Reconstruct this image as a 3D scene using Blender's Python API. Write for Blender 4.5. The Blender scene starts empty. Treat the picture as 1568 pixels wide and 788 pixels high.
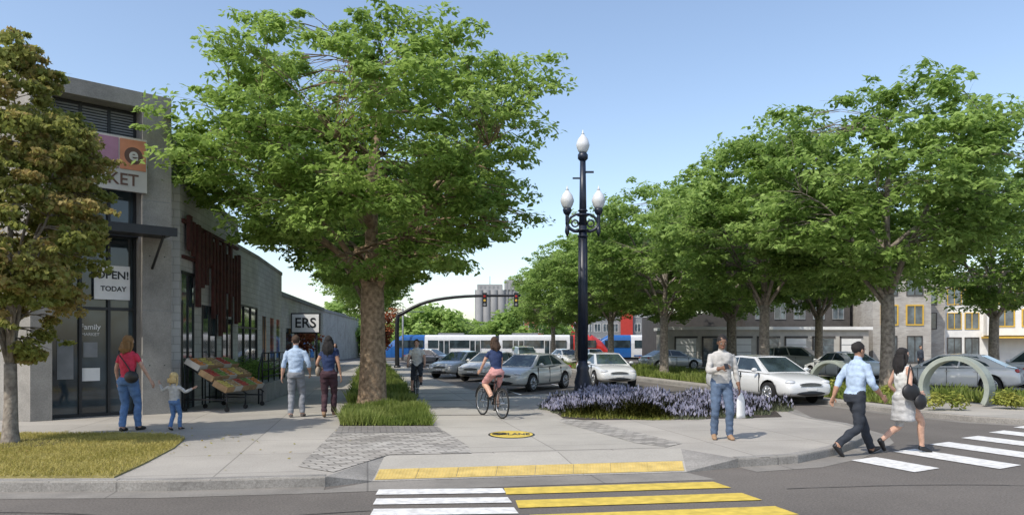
import bpy, math, random
import numpy as np
from mathutils import Vector, Matrix, noise
random.seed(7)
V=Vector
SC=bpy.context.scene
COL=SC.collection
# ------------------------------------------------------------------ materials
def nt(name):
    m=bpy.data.materials.new(name); m.use_nodes=True
    n=m.node_tree.nodes; l=m.node_tree.links
    return m,n,l,n['Principled BSDF']
def c4(c): return (c[0],c[1],c[2],1)
def mat(name,col,rough=.7,var=.2,scale=4,bump=0.,bscale=40,metal=0,coat=0,spec=.5,col2=None,detail=6,trans=0):
    m,n,l,b=nt(name)
    tc=n.new('ShaderNodeTexCoord')
    nz=n.new('ShaderNodeTexNoise'); nz.inputs['Scale'].default_value=scale; nz.inputs['Detail'].default_value=detail
    l.new(tc.outputs['Object'],nz.inputs['Vector'])
    r=n.new('ShaderNodeValToRGB')
    e=r.color_ramp.elements
    e[0].position=.3; e[1].position=.7
    e[0].color=c4([x*(1-var) for x in col]); e[1].color=c4(col2 if col2 else [min(1,x*(1+var)) for x in col])
    l.new(nz.outputs['Fac'],r.inputs['Fac']); l.new(r.outputs['Color'],b.inputs['Base Color'])
    b.inputs['Roughness'].default_value=rough; b.inputs['Metallic'].default_value=metal
    b.inputs['Specular IOR Level'].default_value=spec
    b.inputs['Coat Weight'].default_value=coat
    if bump:
        n2=n.new('ShaderNodeTexNoise'); n2.inputs['Scale'].default_value=bscale; n2.inputs['Detail'].default_value=4
        l.new(tc.outputs['Object'],n2.inputs['Vector'])
        bp=n.new('ShaderNodeBump'); bp.inputs['Strength'].default_value=bump; bp.inputs['Distance'].default_value=.02
        l.new(n2.outputs['Fac'],bp.inputs['Height']); l.new(bp.outputs['Normal'],b.inputs['Normal'])
    return m
def speck(name,c1,c2,big=.35,rough=.9,joint=None,jrot=0.19,jcol=.6,bump=.3,stain=.25):
    """mineral surface: fine speckle + large stains + optional sawn joints"""
    m,n,l,b=nt(name); tc=n.new('ShaderNodeTexCoord')
    mp=n.new('ShaderNodeMapping'); mp.inputs['Rotation'].default_value=(0,0,-jrot); l.new(tc.outputs['Object'],mp.inputs['Vector'])
    f=n.new('ShaderNodeTexNoise'); f.inputs['Scale'].default_value=38; f.inputs['Detail'].default_value=5; f.inputs['Roughness'].default_value=.8
    g=n.new('ShaderNodeTexNoise'); g.inputs['Scale'].default_value=big; g.inputs['Detail'].default_value=8; g.inputs['Roughness'].default_value=.65
    l.new(mp.outputs[0],f.inputs['Vector']); l.new(mp.outputs[0],g.inputs['Vector'])
    r=n.new('ShaderNodeValToRGB'); r.color_ramp.elements[0].position=.36; r.color_ramp.elements[1].position=.64
    r.color_ramp.elements[0].color=c4(c1); r.color_ramp.elements[1].color=c4(c2); l.new(f.outputs['Fac'],r.inputs['Fac'])
    r2=n.new('ShaderNodeValToRGB'); r2.color_ramp.elements[0].position=.35; r2.color_ramp.elements[1].position=.65
    r2.color_ramp.elements[0].color=(1-stain,)*3+(1,); r2.color_ramp.elements[1].color=(1,1,1,1); l.new(g.outputs['Fac'],r2.inputs['Fac'])
    mx=n.new('ShaderNodeMix'); mx.data_type='RGBA'; mx.blend_type='MULTIPLY'; mx.inputs['Factor'].default_value=1
    l.new(r.outputs[0],mx.inputs[6]); l.new(r2.outputs[0],mx.inputs[7]); out=mx.outputs[2]
    if joint:
        br=n.new('ShaderNodeTexBrick'); br.offset=0; br.inputs['Scale'].default_value=1
        br.inputs['Brick Width'].default_value=joint[0]; br.inputs['Row Height'].default_value=joint[1]
        br.inputs['Mortar Size'].default_value=.012; br.inputs['Mortar Smooth'].default_value=.1
        br.inputs['Color1'].default_value=(1,1,1,1); br.inputs['Color2'].default_value=(.9,.9,.9,1); br.inputs['Mortar'].default_value=(jcol,jcol,jcol,1)
        l.new(mp.outputs[0],br.inputs['Vector'])
        m2=n.new('ShaderNodeMix'); m2.data_type='RGBA'; m2.blend_type='MULTIPLY'; m2.inputs['Factor'].default_value=1
        l.new(out,m2.inputs[6]); l.new(br.outputs['Color'],m2.inputs[7]); out=m2.outputs[2]
    l.new(out,b.inputs['Base Color']); b.inputs['Roughness'].default_value=rough
    bp=n.new('ShaderNodeBump'); bp.inputs['Strength'].default_value=bump; bp.inputs['Distance'].default_value=.01
    l.new(f.outputs['Fac'],bp.inputs['Height']); l.new(bp.outputs[0],b.inputs['Normal'])
    return m
def brick(name,c1,c2,mortar,w,h,ms=.01,wall=True,rot=0,rough=.85,offset=.5,bias=0):
    m,n,l,b=nt(name); tc=n.new('ShaderNodeTexCoord')
    br=n.new('ShaderNodeTexBrick'); br.offset=offset; br.inputs['Scale'].default_value=1
    br.inputs['Brick Width'].default_value=w; br.inputs['Row Height'].default_value=h; br.inputs['Mortar Size'].default_value=ms
    br.inputs['Color1'].default_value=c4(c1); br.inputs['Color2'].default_value=c4(c2); br.inputs['Mortar'].default_value=c4(mortar); br.inputs['Bias'].default_value=bias
    if wall:
        s=n.new('ShaderNodeSeparateXYZ'); l.new(tc.outputs['Object'],s.inputs[0])
        a=n.new('ShaderNodeMath'); a.operation='ADD'; l.new(s.outputs[0],a.inputs[0]); l.new(s.outputs[1],a.inputs[1])
        c=n.new('ShaderNodeCombineXYZ'); l.new(a.outputs[0],c.inputs[0]); l.new(s.outputs[2],c.inputs[1]); l.new(c.outputs[0],br.inputs['Vector'])
    else:
        mp=n.new('ShaderNodeMapping'); mp.inputs['Rotation'].default_value=(0,0,-rot); l.new(tc.outputs['Object'],mp.inputs['Vector']); l.new(mp.outputs[0],br.inputs['Vector'])
    g=n.new('ShaderNodeTexNoise'); g.inputs['Scale'].default_value=.8; g.inputs['Detail'].default_value=8; l.new(tc.outputs['Object'],g.inputs['Vector'])
    r2=n.new('ShaderNodeValToRGB'); r2.color_ramp.elements[0].position=.3; r2.color_ramp.elements[1].position=.7
    r2.color_ramp.elements[0].color=(.72,.7,.68,1); r2.color_ramp.elements[1].color=(1,1,1,1); l.new(g.outputs['Fac'],r2.inputs['Fac'])
    mx=n.new('ShaderNodeMix'); mx.data_type='RGBA'; mx.blend_type='MULTIPLY'; mx.inputs['Factor'].default_value=1
    l.new(br.outputs['Color'],mx.inputs[6]); l.new(r2.outputs[0],mx.inputs[7]); l.new(mx.outputs[2],b.inputs['Base Color'])
    b.inputs['Roughness'].default_value=rough
    bp=n.new('ShaderNodeBump'); bp.inputs['Strength'].default_value=.4; bp.inputs['Distance'].default_value=.01; bp.invert=True
    l.new(br.outputs['Fac'],bp.inputs['Height']); l.new(bp.outputs[0],b.inputs['Normal'])
    return m
def leafmat(name,cols,trans=.35,rough=.55):
    """colour by the per-leaf attribute 'var'"""
    m,n,l,b=nt(name)
    a=n.new('ShaderNodeAttribute'); a.attribute_name='var'
    r=n.new('ShaderNodeValToRGB'); e=r.color_ramp.elements
    e[0].color=c4(cols[0]); e[1].color=c4(cols[-1])
    for i,c in enumerate(cols[1:-1]):
        k=e.new((i+1)/(len(cols)-1)); k.color=c4(c)
    l.new(a.outputs['Fac'],r.inputs['Fac']); l.new(r.outputs[0],b.inputs['Base Color'])
    b.inputs['Roughness'].default_value=rough; b.inputs['Specular IOR Level'].default_value=.2
    t=n.new('ShaderNodeBsdfTranslucent'); l.new(r.outputs[0],t.inputs['Color'])
    mx=n.new('ShaderNodeMixShader'); mx.inputs[0].default_value=trans
    l.new(b.outputs[0],mx.inputs[1]); l.new(t.outputs[0],mx.inputs[2]); l.new(mx.outputs[0],n['Material Output'].inputs['Surface'])
    return m
def glass(name,col=(.02,.03,.035),rough=.05):
    m,n,l,b=nt(name); tc=n.new('ShaderNodeTexCoord'); nz=n.new('ShaderNodeTexNoise'); nz.inputs['Scale'].default_value=1.3
    l.new(tc.outputs['Object'],nz.inputs['Vector'])
    r=n.new('ShaderNodeValToRGB'); r.color_ramp.elements[0].color=c4(col); r.color_ramp.elements[1].color=c4([x*2.6 for x in col]); r.color_ramp.elements[0].position=.4; r.color_ramp.elements[1].position=.65
    l.new(nz.outputs['Fac'],r.inputs['Fac']); l.new(r.outputs[0],b.inputs['Base Color']); b.inputs['Roughness'].default_value=rough
    b.inputs['Specular IOR Level'].default_value=.8
    return m

M_asph=speck('asphalt',(.095,.084,.072),(.21,.188,.165),.25,.92,bump=.5,stain=.32)
M_conc=speck('pavement_concrete',(.35,.325,.285),(.46,.432,.385),.5,.9,joint=(1.9,1.7),stain=.22)
M_lane=speck('bike_path_concrete',(.38,.358,.31),(.49,.462,.41),.4,.9,joint=(2.9,1.5),stain=.22)
M_kerb=speck('kerb_concrete',(.22,.205,.185),(.38,.365,.335),1.6,.9,joint=(3,50),stain=.35)
M_gutter=speck('gutter_concrete',(.22,.205,.18),(.30,.28,.25),.8,.9,joint=(3,50),stain=.35)
M_wallc=speck('cast_concrete',(.27,.255,.235),(.38,.365,.335),.9,.85,stain=.42,bump=.2)
M_ground=speck('dry_ground',(.16,.15,.12),(.24,.22,.18),.05,.95)
M_paver=brick('brick_pavers',(.46,.44,.40),(.19,.18,.165),(.15,.14,.125),.26,.15,.012,False,0.5,bias=-.25)
M_paverd=brick('dark_pavers',(.20,.19,.18),(.29,.275,.255),(.10,.095,.09),.24,.12,.01,False,.19)
M_block=brick('painted_block',(.50,.50,.50),(.58,.58,.57),(.40,.40,.39),.4,.2,.012)
M_gbrick=brick('grey_brick',(.36,.34,.31),(.48,.46,.42),(.42,.41,.39),.35,.12,.015)
M_white=mat('white_stucco',(.68,.68,.66),.85,.08,1.5)
M_darkclad=mat('dark_cladding',(.065,.06,.057),.7,.2,2)
M_paintw=mat('white_road_paint',(.64,.63,.60),.7,.22,9,.2,60,col2=(.8,.8,.78))
M_painty=mat('yellow_road_paint',(.58,.43,.07),.7,.22,7,.2,60)
M_tact=mat('yellow_tactile',(.56,.42,.14),.75,.18,5,.3,80)
M_black=mat('black_metal',(.012,.013,.015),.45,.2)
M_navy=mat('lamp_post_paint',(.012,.018,.035),.4,.3,6)
M_glass=glass('window_glass'); M_glassb=glass('blue_window_glass',(.05,.065,.075),.08)
M_globe=mat('lamp_globe',(.66,.68,.70),.25,.08)
M_bark=mat('bark',(.20,.135,.08),.95,.4,9,.9,22,col2=(.37,.27,.175))
M_barkg=mat('grey_bark',(.19,.155,.125),.95,.35,9,.8,25,col2=(.33,.29,.24))
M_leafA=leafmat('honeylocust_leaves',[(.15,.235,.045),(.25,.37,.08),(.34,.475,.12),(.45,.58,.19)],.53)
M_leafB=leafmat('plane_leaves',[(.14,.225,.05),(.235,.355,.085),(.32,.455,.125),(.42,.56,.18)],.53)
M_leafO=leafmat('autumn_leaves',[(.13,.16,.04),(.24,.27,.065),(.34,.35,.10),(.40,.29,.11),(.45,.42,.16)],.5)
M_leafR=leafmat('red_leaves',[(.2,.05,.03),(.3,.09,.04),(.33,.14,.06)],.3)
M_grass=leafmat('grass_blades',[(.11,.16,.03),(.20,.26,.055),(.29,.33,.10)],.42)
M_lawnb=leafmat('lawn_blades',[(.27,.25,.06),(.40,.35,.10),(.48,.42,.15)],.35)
M_lawn=mat('lawn_soil',(.27,.23,.07),.95,.3,3,.5,60,col2=(.34,.29,.11))
M_soil=mat('bed_soil',(.05,.04,.03),.95,.3,8,.6,40)
M_lavg=leafmat('lavender_foliage',[(.16,.19,.11),(.26,.29,.18),(.36,.38,.25)],.4)
M_lavp=leafmat('lavender_flowers',[(.28,.27,.36),(.42,.41,.52),(.56,.55,.64)],.4)
M_lavy=leafmat('yellow_shrub',[(.14,.19,.04),(.27,.30,.06),(.42,.40,.10)],.35)
M_rust=mat('rusted_steel',(.075,.024,.02),.9,.4,5,.4,30)
M_silo=speck('silo_concrete',(.27,.275,.28),(.35,.355,.36),.1,.9)
M_red=mat('red_panel',(.40,.03,.02),.6,.1)
M_grey=mat('grey_panel',(.20,.21,.22),.7,.15)
M_beige=mat('beige_panel',(.42,.40,.36),.8,.12,2)
M_yel=mat('yellow_frame',(.60,.38,.05),.6,.1)
M_rubber=mat('tyre_rubber',(.015,.015,.015),.85,.3)
M_rim=mat('alloy_rim',(.45,.46,.47),.3,.1,metal=.8)
M_paint={ 'white':mat('car_paint_white',(.62,.63,.63),.25,.03,coat=1),'silver':mat('car_paint_silver',(.44,.45,.445),.3,.04,metal=.15,coat=1),
 'champagne':mat('car_paint_champagne',(.56,.55,.51),.3,.04,metal=.1,coat=1),'grey':mat('car_paint_grey',(.22,.23,.24),.3,.04,metal=.4,coat=1)}
M_head=mat('headlamp_lens',(.55,.57,.6),.08,.2,20,coat=1)
M_tail=mat('tail_lamp',(.35,.01,.01),.2,.1,coat=1)
M_tramw=mat('tram_white',(.60,.61,.62),.35,.05,coat=.4)
M_tramb=mat('tram_blue',(.015,.10,.32),.3,.08,coat=.5)
M_tramr=mat('tram_red',(.50,.03,.02),.3,.08,coat=.5)
M_sgreen=mat('sculpture_paint',(.28,.31,.27),.6,.2,3)
M_plastic=mat('white_plastic',(.70,.70,.69),.5,.06)
M_wood=mat('crate_wood',(.32,.21,.11),.8,.25,9)
M_tar=mat('tar_seal',(.05,.046,.042),.7,.3)

# ------------------------------------------------------------------ mesh builder
def cat(p,r,n):
    if len(p)<3 or n<2:return p,r
    P=[];R=[]
    for i in range(len(p)-1):
        p0=p[max(i-1,0)];p1=p[i];p2=p[i+1];p3=p[min(i+2,len(p)-1)]
        for k in range(n):
            t=k/n
            P.append(.5*((2*p1)+(p2-p0)*t+(2*p0-5*p1+4*p2-p3)*t*t+(3*p1-p0-3*p2+p3)*t**3))
            R.append((r[i][0]*(1-t)+r[i+1][0]*t,r[i][1]*(1-t)+r[i+1][1]*t))
    P.append(p[-1]);R.append(r[-1]);return P,R
class MB:
    def __init__(s): s.v=[];s.f=[];s.m=[];s.s=[];s.mats=[]
    def mi(s,m):
        if m not in s.mats:s.mats.append(m)
        return s.mats.index(m)
    def face(s,idx,m,sm=False): s.f.append(idx);s.m.append(s.mi(m));s.s.append(sm)
    def poly(s,pts,m,sm=False):
        b=len(s.v); s.v+= [tuple(p) for p in pts]; s.face(list(range(b,b+len(pts))),m,sm)
    def box(s,x0,x1,y0,y1,z0,z1,m,M=None):
        b=len(s.v); P=[V((x,y,z)) for z in(z0,z1) for y in(y0,y1) for x in(x0,x1)]
        if M is not None:P=[M@p for p in P]
        s.v+=[tuple(p) for p in P]
        for q in((0,2,3,1),(4,5,7,6),(0,1,5,4),(2,6,7,3),(0,4,6,2),(1,3,7,5)): s.face([b+i for i in q],m)
    def prism(s,pl,z0,z1,m,mside=None):
        b=len(s.v);n=len(pl); s.v+=[(p[0],p[1],z0) for p in pl]+[(p[0],p[1],z1) for p in pl]
        s.face([b+n+i for i in range(n)],m); s.face([b+n-1-i for i in range(n)],m)
        for i in range(n):
            j=(i+1)%n; s.face([b+i,b+j,b+n+j,b+n+i],mside or m)
    def tube(s,pts,rads,m,seg=8,side=None,sub=1,sm=True):
        pts=[V(p) for p in pts]
        if not isinstance(rads,(list,tuple)): rads=[rads]*len(pts)
        rads=[(r,r) if not isinstance(r,(list,tuple)) else r for r in rads]
        pts,rads=cat(pts,rads,sub)
        n=len(pts);b=len(s.v);prev=None
        for i,p in enumerate(pts):
            t=(pts[min(i+1,n-1)]-pts[max(i-1,0)])
            if t.length<1e-9:t=V((0,0,1))
            t.normalize()
            h=V(side) if side is not None else (prev if prev is not None else (V((1,0,0)) if abs(t.x)<.8 else V((0,1,0))))
            a=h-t*h.dot(t)
            if a.length<1e-4: a=V((0,1,0))-t*t.y
            a.normalize(); prev=a; c=t.cross(a)
            for k in range(seg):
                w=2*math.pi*k/seg
                s.v.append(tuple(p+a*rads[i][0]*math.cos(w)+c*rads[i][1]*math.sin(w)))
        for i in range(n-1):
            for k in range(seg):
                k2=(k+1)%seg
                s.face([b+i*seg+k,b+i*seg+k2,b+(i+1)*seg+k2,b+(i+1)*seg+k],m,sm)
        s.face([b+seg-1-k for k in range(seg)],m); s.face([b+(n-1)*seg+k for k in range(seg)],m)
        return pts,rads
    def ell(s,c,r,m,M=None,seg=12,rings=8):
        b=len(s.v);c=V(c)
        for i in range(rings+1):
            ph=math.pi*i/rings
            for k in range(seg):
                w=2*math.pi*k/seg
                p=V((r[0]*math.sin(ph)*math.cos(w),r[1]*math.sin(ph)*math.sin(w),r[2]*math.cos(ph)))+c
                if M is not None:p=M@p
                s.v.append(tuple(p))
        for i in range(rings):
            for k in range(seg):
                k2=(k+1)%seg
                s.face([b+i*seg+k,b+(i+1)*seg+k,b+(i+1)*seg+k2,b+i*seg+k2],m,True)
    def cyl(s,c,axis,r,h,m,seg=20):
        c=V(c);a=V(axis).normalized(); s.tube([c-a*h/2,c+a*h/2],[r,r],m,seg,sm=False)
    def torus(s,c,axis,R,r,m,seg=28,q=6,arc=None):
        a=V(axis).normalized(); u=a.orthogonal().normalized(); w=a.cross(u); c=V(c)
        b=len(s.v)
        for i in range(seg):
            t=2*math.pi*i/seg; d=u*math.cos(t)+w*math.sin(t)
            for k in range(q):
                g=2*math.pi*k/q; s.v.append(tuple(c+d*(R+r*math.cos(g))+a*r*math.sin(g)))
        for i in range(seg):
            for k in range(q):
                s.face([b+i*q+k,b+((i+1)%seg)*q+k,b+((i+1)%seg)*q+(k+1)%q,b+i*q+(k+1)%q],m,True)
    def mesh(s,name):
        me=bpy.data.meshes.new(name); me.from_pydata(s.v,[],s.f)
        for m in s.mats: me.materials.append(m)
        me.polygons.foreach_set('material_index',s.m); me.polygons.foreach_set('use_smooth',s.s); me.update(); return me
    def obj(s,name,parent=None,bevel=0,recalc=True):
        me=s.mesh(name)
        o=bpy.data.objects.new(name,me); COL.objects.link(o)
        if parent:o.parent=parent
        if recalc:
            import bmesh
            bm=bmesh.new();bm.from_mesh(me);bmesh.ops.recalc_face_normals(bm,faces=bm.faces);bm.to_mesh(me);bm.free()
        if bevel:
            bv=o.modifiers.new('b','BEVEL');bv.width=bevel;bv.segments=2;bv.limit_method='ANGLE'
        return o
def group(name,loc=(0,0,0),rz=0,sc=1):
    e=bpy.data.objects.new(name,None);e.empty_display_size=.3;COL.objects.link(e)
    e.location=loc;e.rotation_euler=(0,0,rz);e.scale=(sc,)*3 if not isinstance(sc,tuple) else sc
    return e
def text_mesh(mb,txt,M,size,m,ext=.004,bold=0):
    cu=bpy.data.curves.new('t','FONT');cu.body=txt;cu.size=size;cu.extrude=ext;cu.align_x='CENTER';cu.align_y='CENTER';cu.offset=bold
    o=bpy.data.objects.new('t',cu);COL.objects.link(o)
    bpy.context.view_layer.update()
    me=bpy.data.meshes.new_from_object(o)
    b=len(mb.v); mb.v+=[tuple(M@v.co) for v in me.vertices]
    for p in me.polygons: mb.face([b+i for i in p.vertices],m)
    bpy.data.objects.remove(o)
# ------------------------------------------------------------------ fast quad meshes (leaves, blades)
def quads_obj(name,verts,var,mat_idx,mats,parent=None,link=True):
    n=len(verts)//4
    me=bpy.data.meshes.new(name)
    me.vertices.add(n*4);me.vertices.foreach_set('co',verts.astype(np.float32).ravel())
    me.loops.add(n*4);me.loops.foreach_set('vertex_index',np.arange(n*4,dtype=np.int32))
    me.polygons.add(n);me.polygons.foreach_set('loop_start',np.arange(0,n*4,4,dtype=np.int32))
    try: me.polygons.foreach_set('loop_total',np.full(n,4,dtype=np.int32))
    except Exception: pass
    for m in mats: me.materials.append(m)
    me.polygons.foreach_set('material_index',np.asarray(mat_idx,dtype=np.int32))
    me.update(calc_edges=True)
    a=me.attributes.new('var','FLOAT','FACE');a.data.foreach_set('value',var.astype(np.float32))
    if not link:return me
    o=bpy.data.objects.new(name,me);COL.objects.link(o)
    if parent:o.parent=parent
    return o
def unit(a): return a/np.maximum(np.linalg.norm(a,axis=1,keepdims=True),1e-9)
def leaves(rng,cent,rad,per,L,W,tilt=.6,cvar=None,droop=0):
    """leaf-sized faces spread through flattened clumps"""
    n=len(cent)*per
    c=np.repeat(cent,per,axis=0);r=np.repeat(rad,per,axis=0)
    d=unit(rng.normal(size=(n,3)));q=rng.random((n,1))**.45
    off=d*q*r
    off[:,2]-=droop*(off[:,0]**2+off[:,1]**2)/np.maximum(r[:,0],.1)
    p=c+off
    nrm=unit(np.stack([rng.normal(0,tilt,n),rng.normal(0,tilt,n),np.ones(n)],1)+d*.5)
    u=unit(np.cross(nrm,unit(rng.normal(size=(n,3)))));v=np.cross(nrm,u)
    l=L*(.6+.8*rng.random((n,1)));w=W*(.6+.8*rng.random((n,1)))
    verts=np.stack([p-u*l,p-v*w+nrm*w*.25,p+u*l,p+v*w+nrm*w*.25],1).reshape(-1,3)
    cv=rng.random(len(cent)) if cvar is None else cvar
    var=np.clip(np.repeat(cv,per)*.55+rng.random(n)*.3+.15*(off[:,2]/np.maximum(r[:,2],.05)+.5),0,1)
    return verts,var
def make_tree_data(name,seed,H,R,base,trunk_r,ncl,per,L,W,leafm,barkm,pad=(1.0,.36),prof=2.2,wid=.52,fork=.3,nlimb=9,lean=0,tilt=.6,lump=.34):
    rng=np.random.default_rng(seed);rd=random.Random(seed)
    mb=MB();Hc=H-base
    def env(t):
        k=(t-wid)/(1-wid) if t>wid else (wid-t)/wid
        return R*max(0.02,(1-abs(k)**prof))**.62
    forkz=H*fork
    tp=[V((0,0,-.05)),V((.0,0,.25)),V((.05*R*.1,0,forkz*.5)),V((lean,0,forkz))]
    mb.tube(tp,[trunk_r*1.5,trunk_r*1.08,trunk_r*.92,trunk_r*.85],barkm,12,sub=3)
    nodes=[]
    top=V((rd.uniform(-.3,.3),rd.uniform(-.3,.3),base+Hc*.86))
    ends=[top]
    for i in range(nlimb):
        a=2*math.pi*i/nlimb+rd.uniform(-.35,.35);t=rd.uniform(.22,.75)
        r=env(t)*rd.uniform(.62,.85);ends.append(V((math.cos(a)*r,math.sin(a)*r,base+Hc*t)))
    for k,e in enumerate(ends):
        s=V((lean,0,forkz*rd.uniform(.86,1.0)));
        if k>0 and k%3==0: s=V((lean*.8,0,forkz))+(top-V((0,0,forkz)))*.25
        mid=s.lerp(e,.4)+V((0,0,(e-s).length*.12)); m2=s.lerp(e,.72)+V((rd.uniform(-.3,.3),rd.uniform(-.3,.3),(e-s).length*.1))
        r0=trunk_r*(.62 if k==0 else rd.uniform(.3,.42))
        P,Rr=mb.tube([s,mid,m2,e],[r0,r0*.62,r0*.38,r0*.14],barkm,7,sub=4)
        for i,(p,r) in enumerate(zip(P,Rr)):
            if i>=3:nodes.append((p,r[0]))
    cents=[];rads=[]
    tries=0
    while len(cents)<ncl and tries<ncl*30:
        tries+=1
        t=rd.random();a=rd.random()*2*math.pi
        bump=1+lump*noise.noise(V((math.cos(a)*1.7,math.sin(a)*1.7,t*3.6+seed)))
        e=env(t)*bump
        if rd.random()>e/R*1.05: continue
        q=rd.uniform(.3,1)**.5
        p=V((math.cos(a)*e*q,math.sin(a)*e*q,base+Hc*t*(1+.10*(bump-1))))
        k=rd.uniform(.6,1.25)*pad[0]*(.75+.25*e/R)
        if any((p-V(c)).length<.36*pad[0] for c in cents):continue
        cents.append(tuple(p));rads.append((k,k*rd.uniform(.7,1.1),pad[1]*k*rd.uniform(.8,1.4)))
    for c in cents:
        c=V(c);b=min(nodes,key=lambda n:(n[0]-c).length+(1.5 if n[0].z>c.z+.3 else 0)+ .3*abs(n[0].z-c.z))
        m=b[0].lerp(c,.5)+V((0,0,.12*(c-b[0]).length))
        rr=min(b[1]*.7,.02+.02*(c-b[0]).length)
        mb.tube([b[0],m,c],[rr,rr*.6,rr*.22],barkm,5,sub=2)
        for _ in range(2):
            e=c+V((rd.uniform(-.8,.8)*pad[0],rd.uniform(-.8,.8)*pad[0],rd.uniform(-.1,.25)*pad[0]))
            mb.tube([m,m.lerp(e,.5)+V((0,0,.05)),e],[rr*.5,rr*.35,rr*.12],barkm,4)
    cents=np.array(cents);rads=np.array(rads)
    k=3;sc=np.repeat(cents,k,axis=0)+np.clip(rng.normal(size=(len(cents)*k,3)),-1.35,1.35)*np.repeat(rads,k,axis=0)*np.array([.75,.75,.9])
    sr=np.repeat(rads,k,axis=0)*rng.uniform(.28,.5,(len(cents)*k,1))*np.array([1,1,.9])
    cv=rng.random(len(cents))
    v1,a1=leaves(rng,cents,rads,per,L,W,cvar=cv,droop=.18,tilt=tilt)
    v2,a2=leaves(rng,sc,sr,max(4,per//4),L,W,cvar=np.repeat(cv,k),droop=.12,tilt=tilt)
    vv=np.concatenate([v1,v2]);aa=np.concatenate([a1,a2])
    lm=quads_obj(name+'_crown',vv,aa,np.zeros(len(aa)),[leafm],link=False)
    return mb.mesh(name+'_trunk'),lm
def put_tree(name,data,loc,rz=0,sc=1):
    g=group(name,loc,rz,sc)
    for nm,me in(('trunk_and_limbs',data[0]),('crown',data[1])):
        o=bpy.data.objects.new(nm,me);COL.objects.link(o);o.parent=g
    return g
def inside(pl,x,y):
    c=np.zeros(len(x),bool);n=len(pl)
    for i in range(n):
        x1,y1=pl[i];x2,y2=pl[(i+1)%n]
        if y1==y2:continue
        k=((y1>y)!=(y2>y))&(x<(x2-x1)*(y-y1)/(y2-y1)+x1);c^=k
    return c
def scatter(rng,pl,n):
    P=np.array(pl);out=[]
    tot=0
    while tot<n:
        q=rng.random((n,2))*(P.max(0)-P.min(0))+P.min(0);q=q[inside(pl,q[:,0],q[:,1])];out.append(q);tot+=len(q)
        if len(q)==0:break
    return np.concatenate(out)[:n]
def blades(rng,xy,z0,h,w,lean=.4):
    n=len(xy);a=rng.random(n)*6.283;u=np.stack([np.cos(a),np.sin(a),np.zeros(n)],1)
    p=np.column_stack([xy,np.full(n,z0)]) if np.isscalar(z0) else np.column_stack([xy,z0])
    hh=(h*(.6+.6*rng.random(n)))[:,None]
    ln=np.stack([rng.normal(0,lean,n),rng.normal(0,lean,n),np.ones(n)],1)*hh
    tip=p+ln
    w=w*(.7+.6*rng.random((n,1)))
    return np.stack([p-u*w,p+u*w,tip+u*w*.2,tip-u*w*.2],1).reshape(-1,3),tip

# ------------------------------------------------------------------ ground, road, pavement
ZS=.13
SL=-.19          # street direction: dx per dy
def prismobj(name,pl,z0,z1,m,parent=None):
    mb=MB();mb.prism(pl,z0,z1,m);return mb.obj(name,parent)
def sheet(name,pl,z,m,parent=None):
    mb=MB();mb.poly([(x,y,z) for x,y in pl],m);o=mb.obj(name,parent,recalc=False)
    if o.data.polygons[0].normal.z<0:o.data.flip_normals()
    return o
sheet('ground',[(-3000,-60),(3000,-60),(3000,4000),(-3000,4000)],-.03,M_ground)
sheet('road',[(-90,-20),(120,-20),(120,150),(-90,150)],0,M_asph)
slab=[(-30,9.1),(-6.2,9.1),(-4.2,9.16),(-2.35,9.45),(-1.9,11.2),(2.7,12.0),(3.3,10.95),(4.3,11.3),(5.2,12.1),(5.9,12.95),(6.6,13.9),(7.0,14.9),(7.1,15.9),(6.85,16.9),
      (6.95,18.5),(7.4,20.6),(7.0,21.6),(3.0,25.6),(1.6,25.9),(.5,25.0),(-.45,23.8),(-4.6,40),(-8.2,58),(-12.2,78),(-60,78),(-60,9.1)]
prismobj('pavement',slab,-.02,ZS,M_conc)
def offset(pl,d):
    out=[]
    for i,p in enumerate(pl):
        a=V(pl[max(i-1,0)]);b=V(pl[min(i+1,len(pl)-1)]);t=(b-a).normalized()
        out.append((p[0]-t.y*d,p[1]+t.x*d))
    return out
def kerb(name,pl,z0=-.01,z1=ZS+.006,w=.15,out=.004,mat_=M_kerb,gut=.42):
    a=offset(pl,-out);b=offset(pl,w)
    mb=MB()
    for i in range(len(pl)-1):
        P=[a[i],a[i+1],b[i+1],b[i]]
        bb=len(mb.v)
        mb.v+=[(x,y,z0) for x,y in P]
        n=[( (a[j][0]*.86+b[j][0]*.14),(a[j][1]*.86+b[j][1]*.14)) for j in(i,i+1)]
        mb.v+=[(a[i][0],a[i][1],z1-.025),(a[i+1][0],a[i+1][1],z1-.025),(n[0][0],n[0][1],z1),(n[1][0],n[1][1],z1),(b[i+1][0],b[i+1][1],z1),(b[i][0],b[i][1],z1)]
        mb.face([bb,bb+1,bb+5,bb+4],mat_);mb.face([bb+4,bb+5,bb+7,bb+6],mat_);mb.face([bb+6,bb+7,bb+8,bb+9],mat_)
    o=mb.obj(name,recalc=False)
    if gut:
        g=offset(pl,-gut);gm=MB()
        for i in range(len(pl)-1):
            gm.poly([(g[i][0],g[i][1],.004),(g[i+1][0],g[i+1][1],.004),(a[i+1][0],a[i+1][1],.004),(a[i][0],a[i][1],.004)],M_gutter)
        gm.obj('gutter',recalc=False)
kerb('kerb',slab[0:4]); kerb('kerb',slab[6:24])
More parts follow.
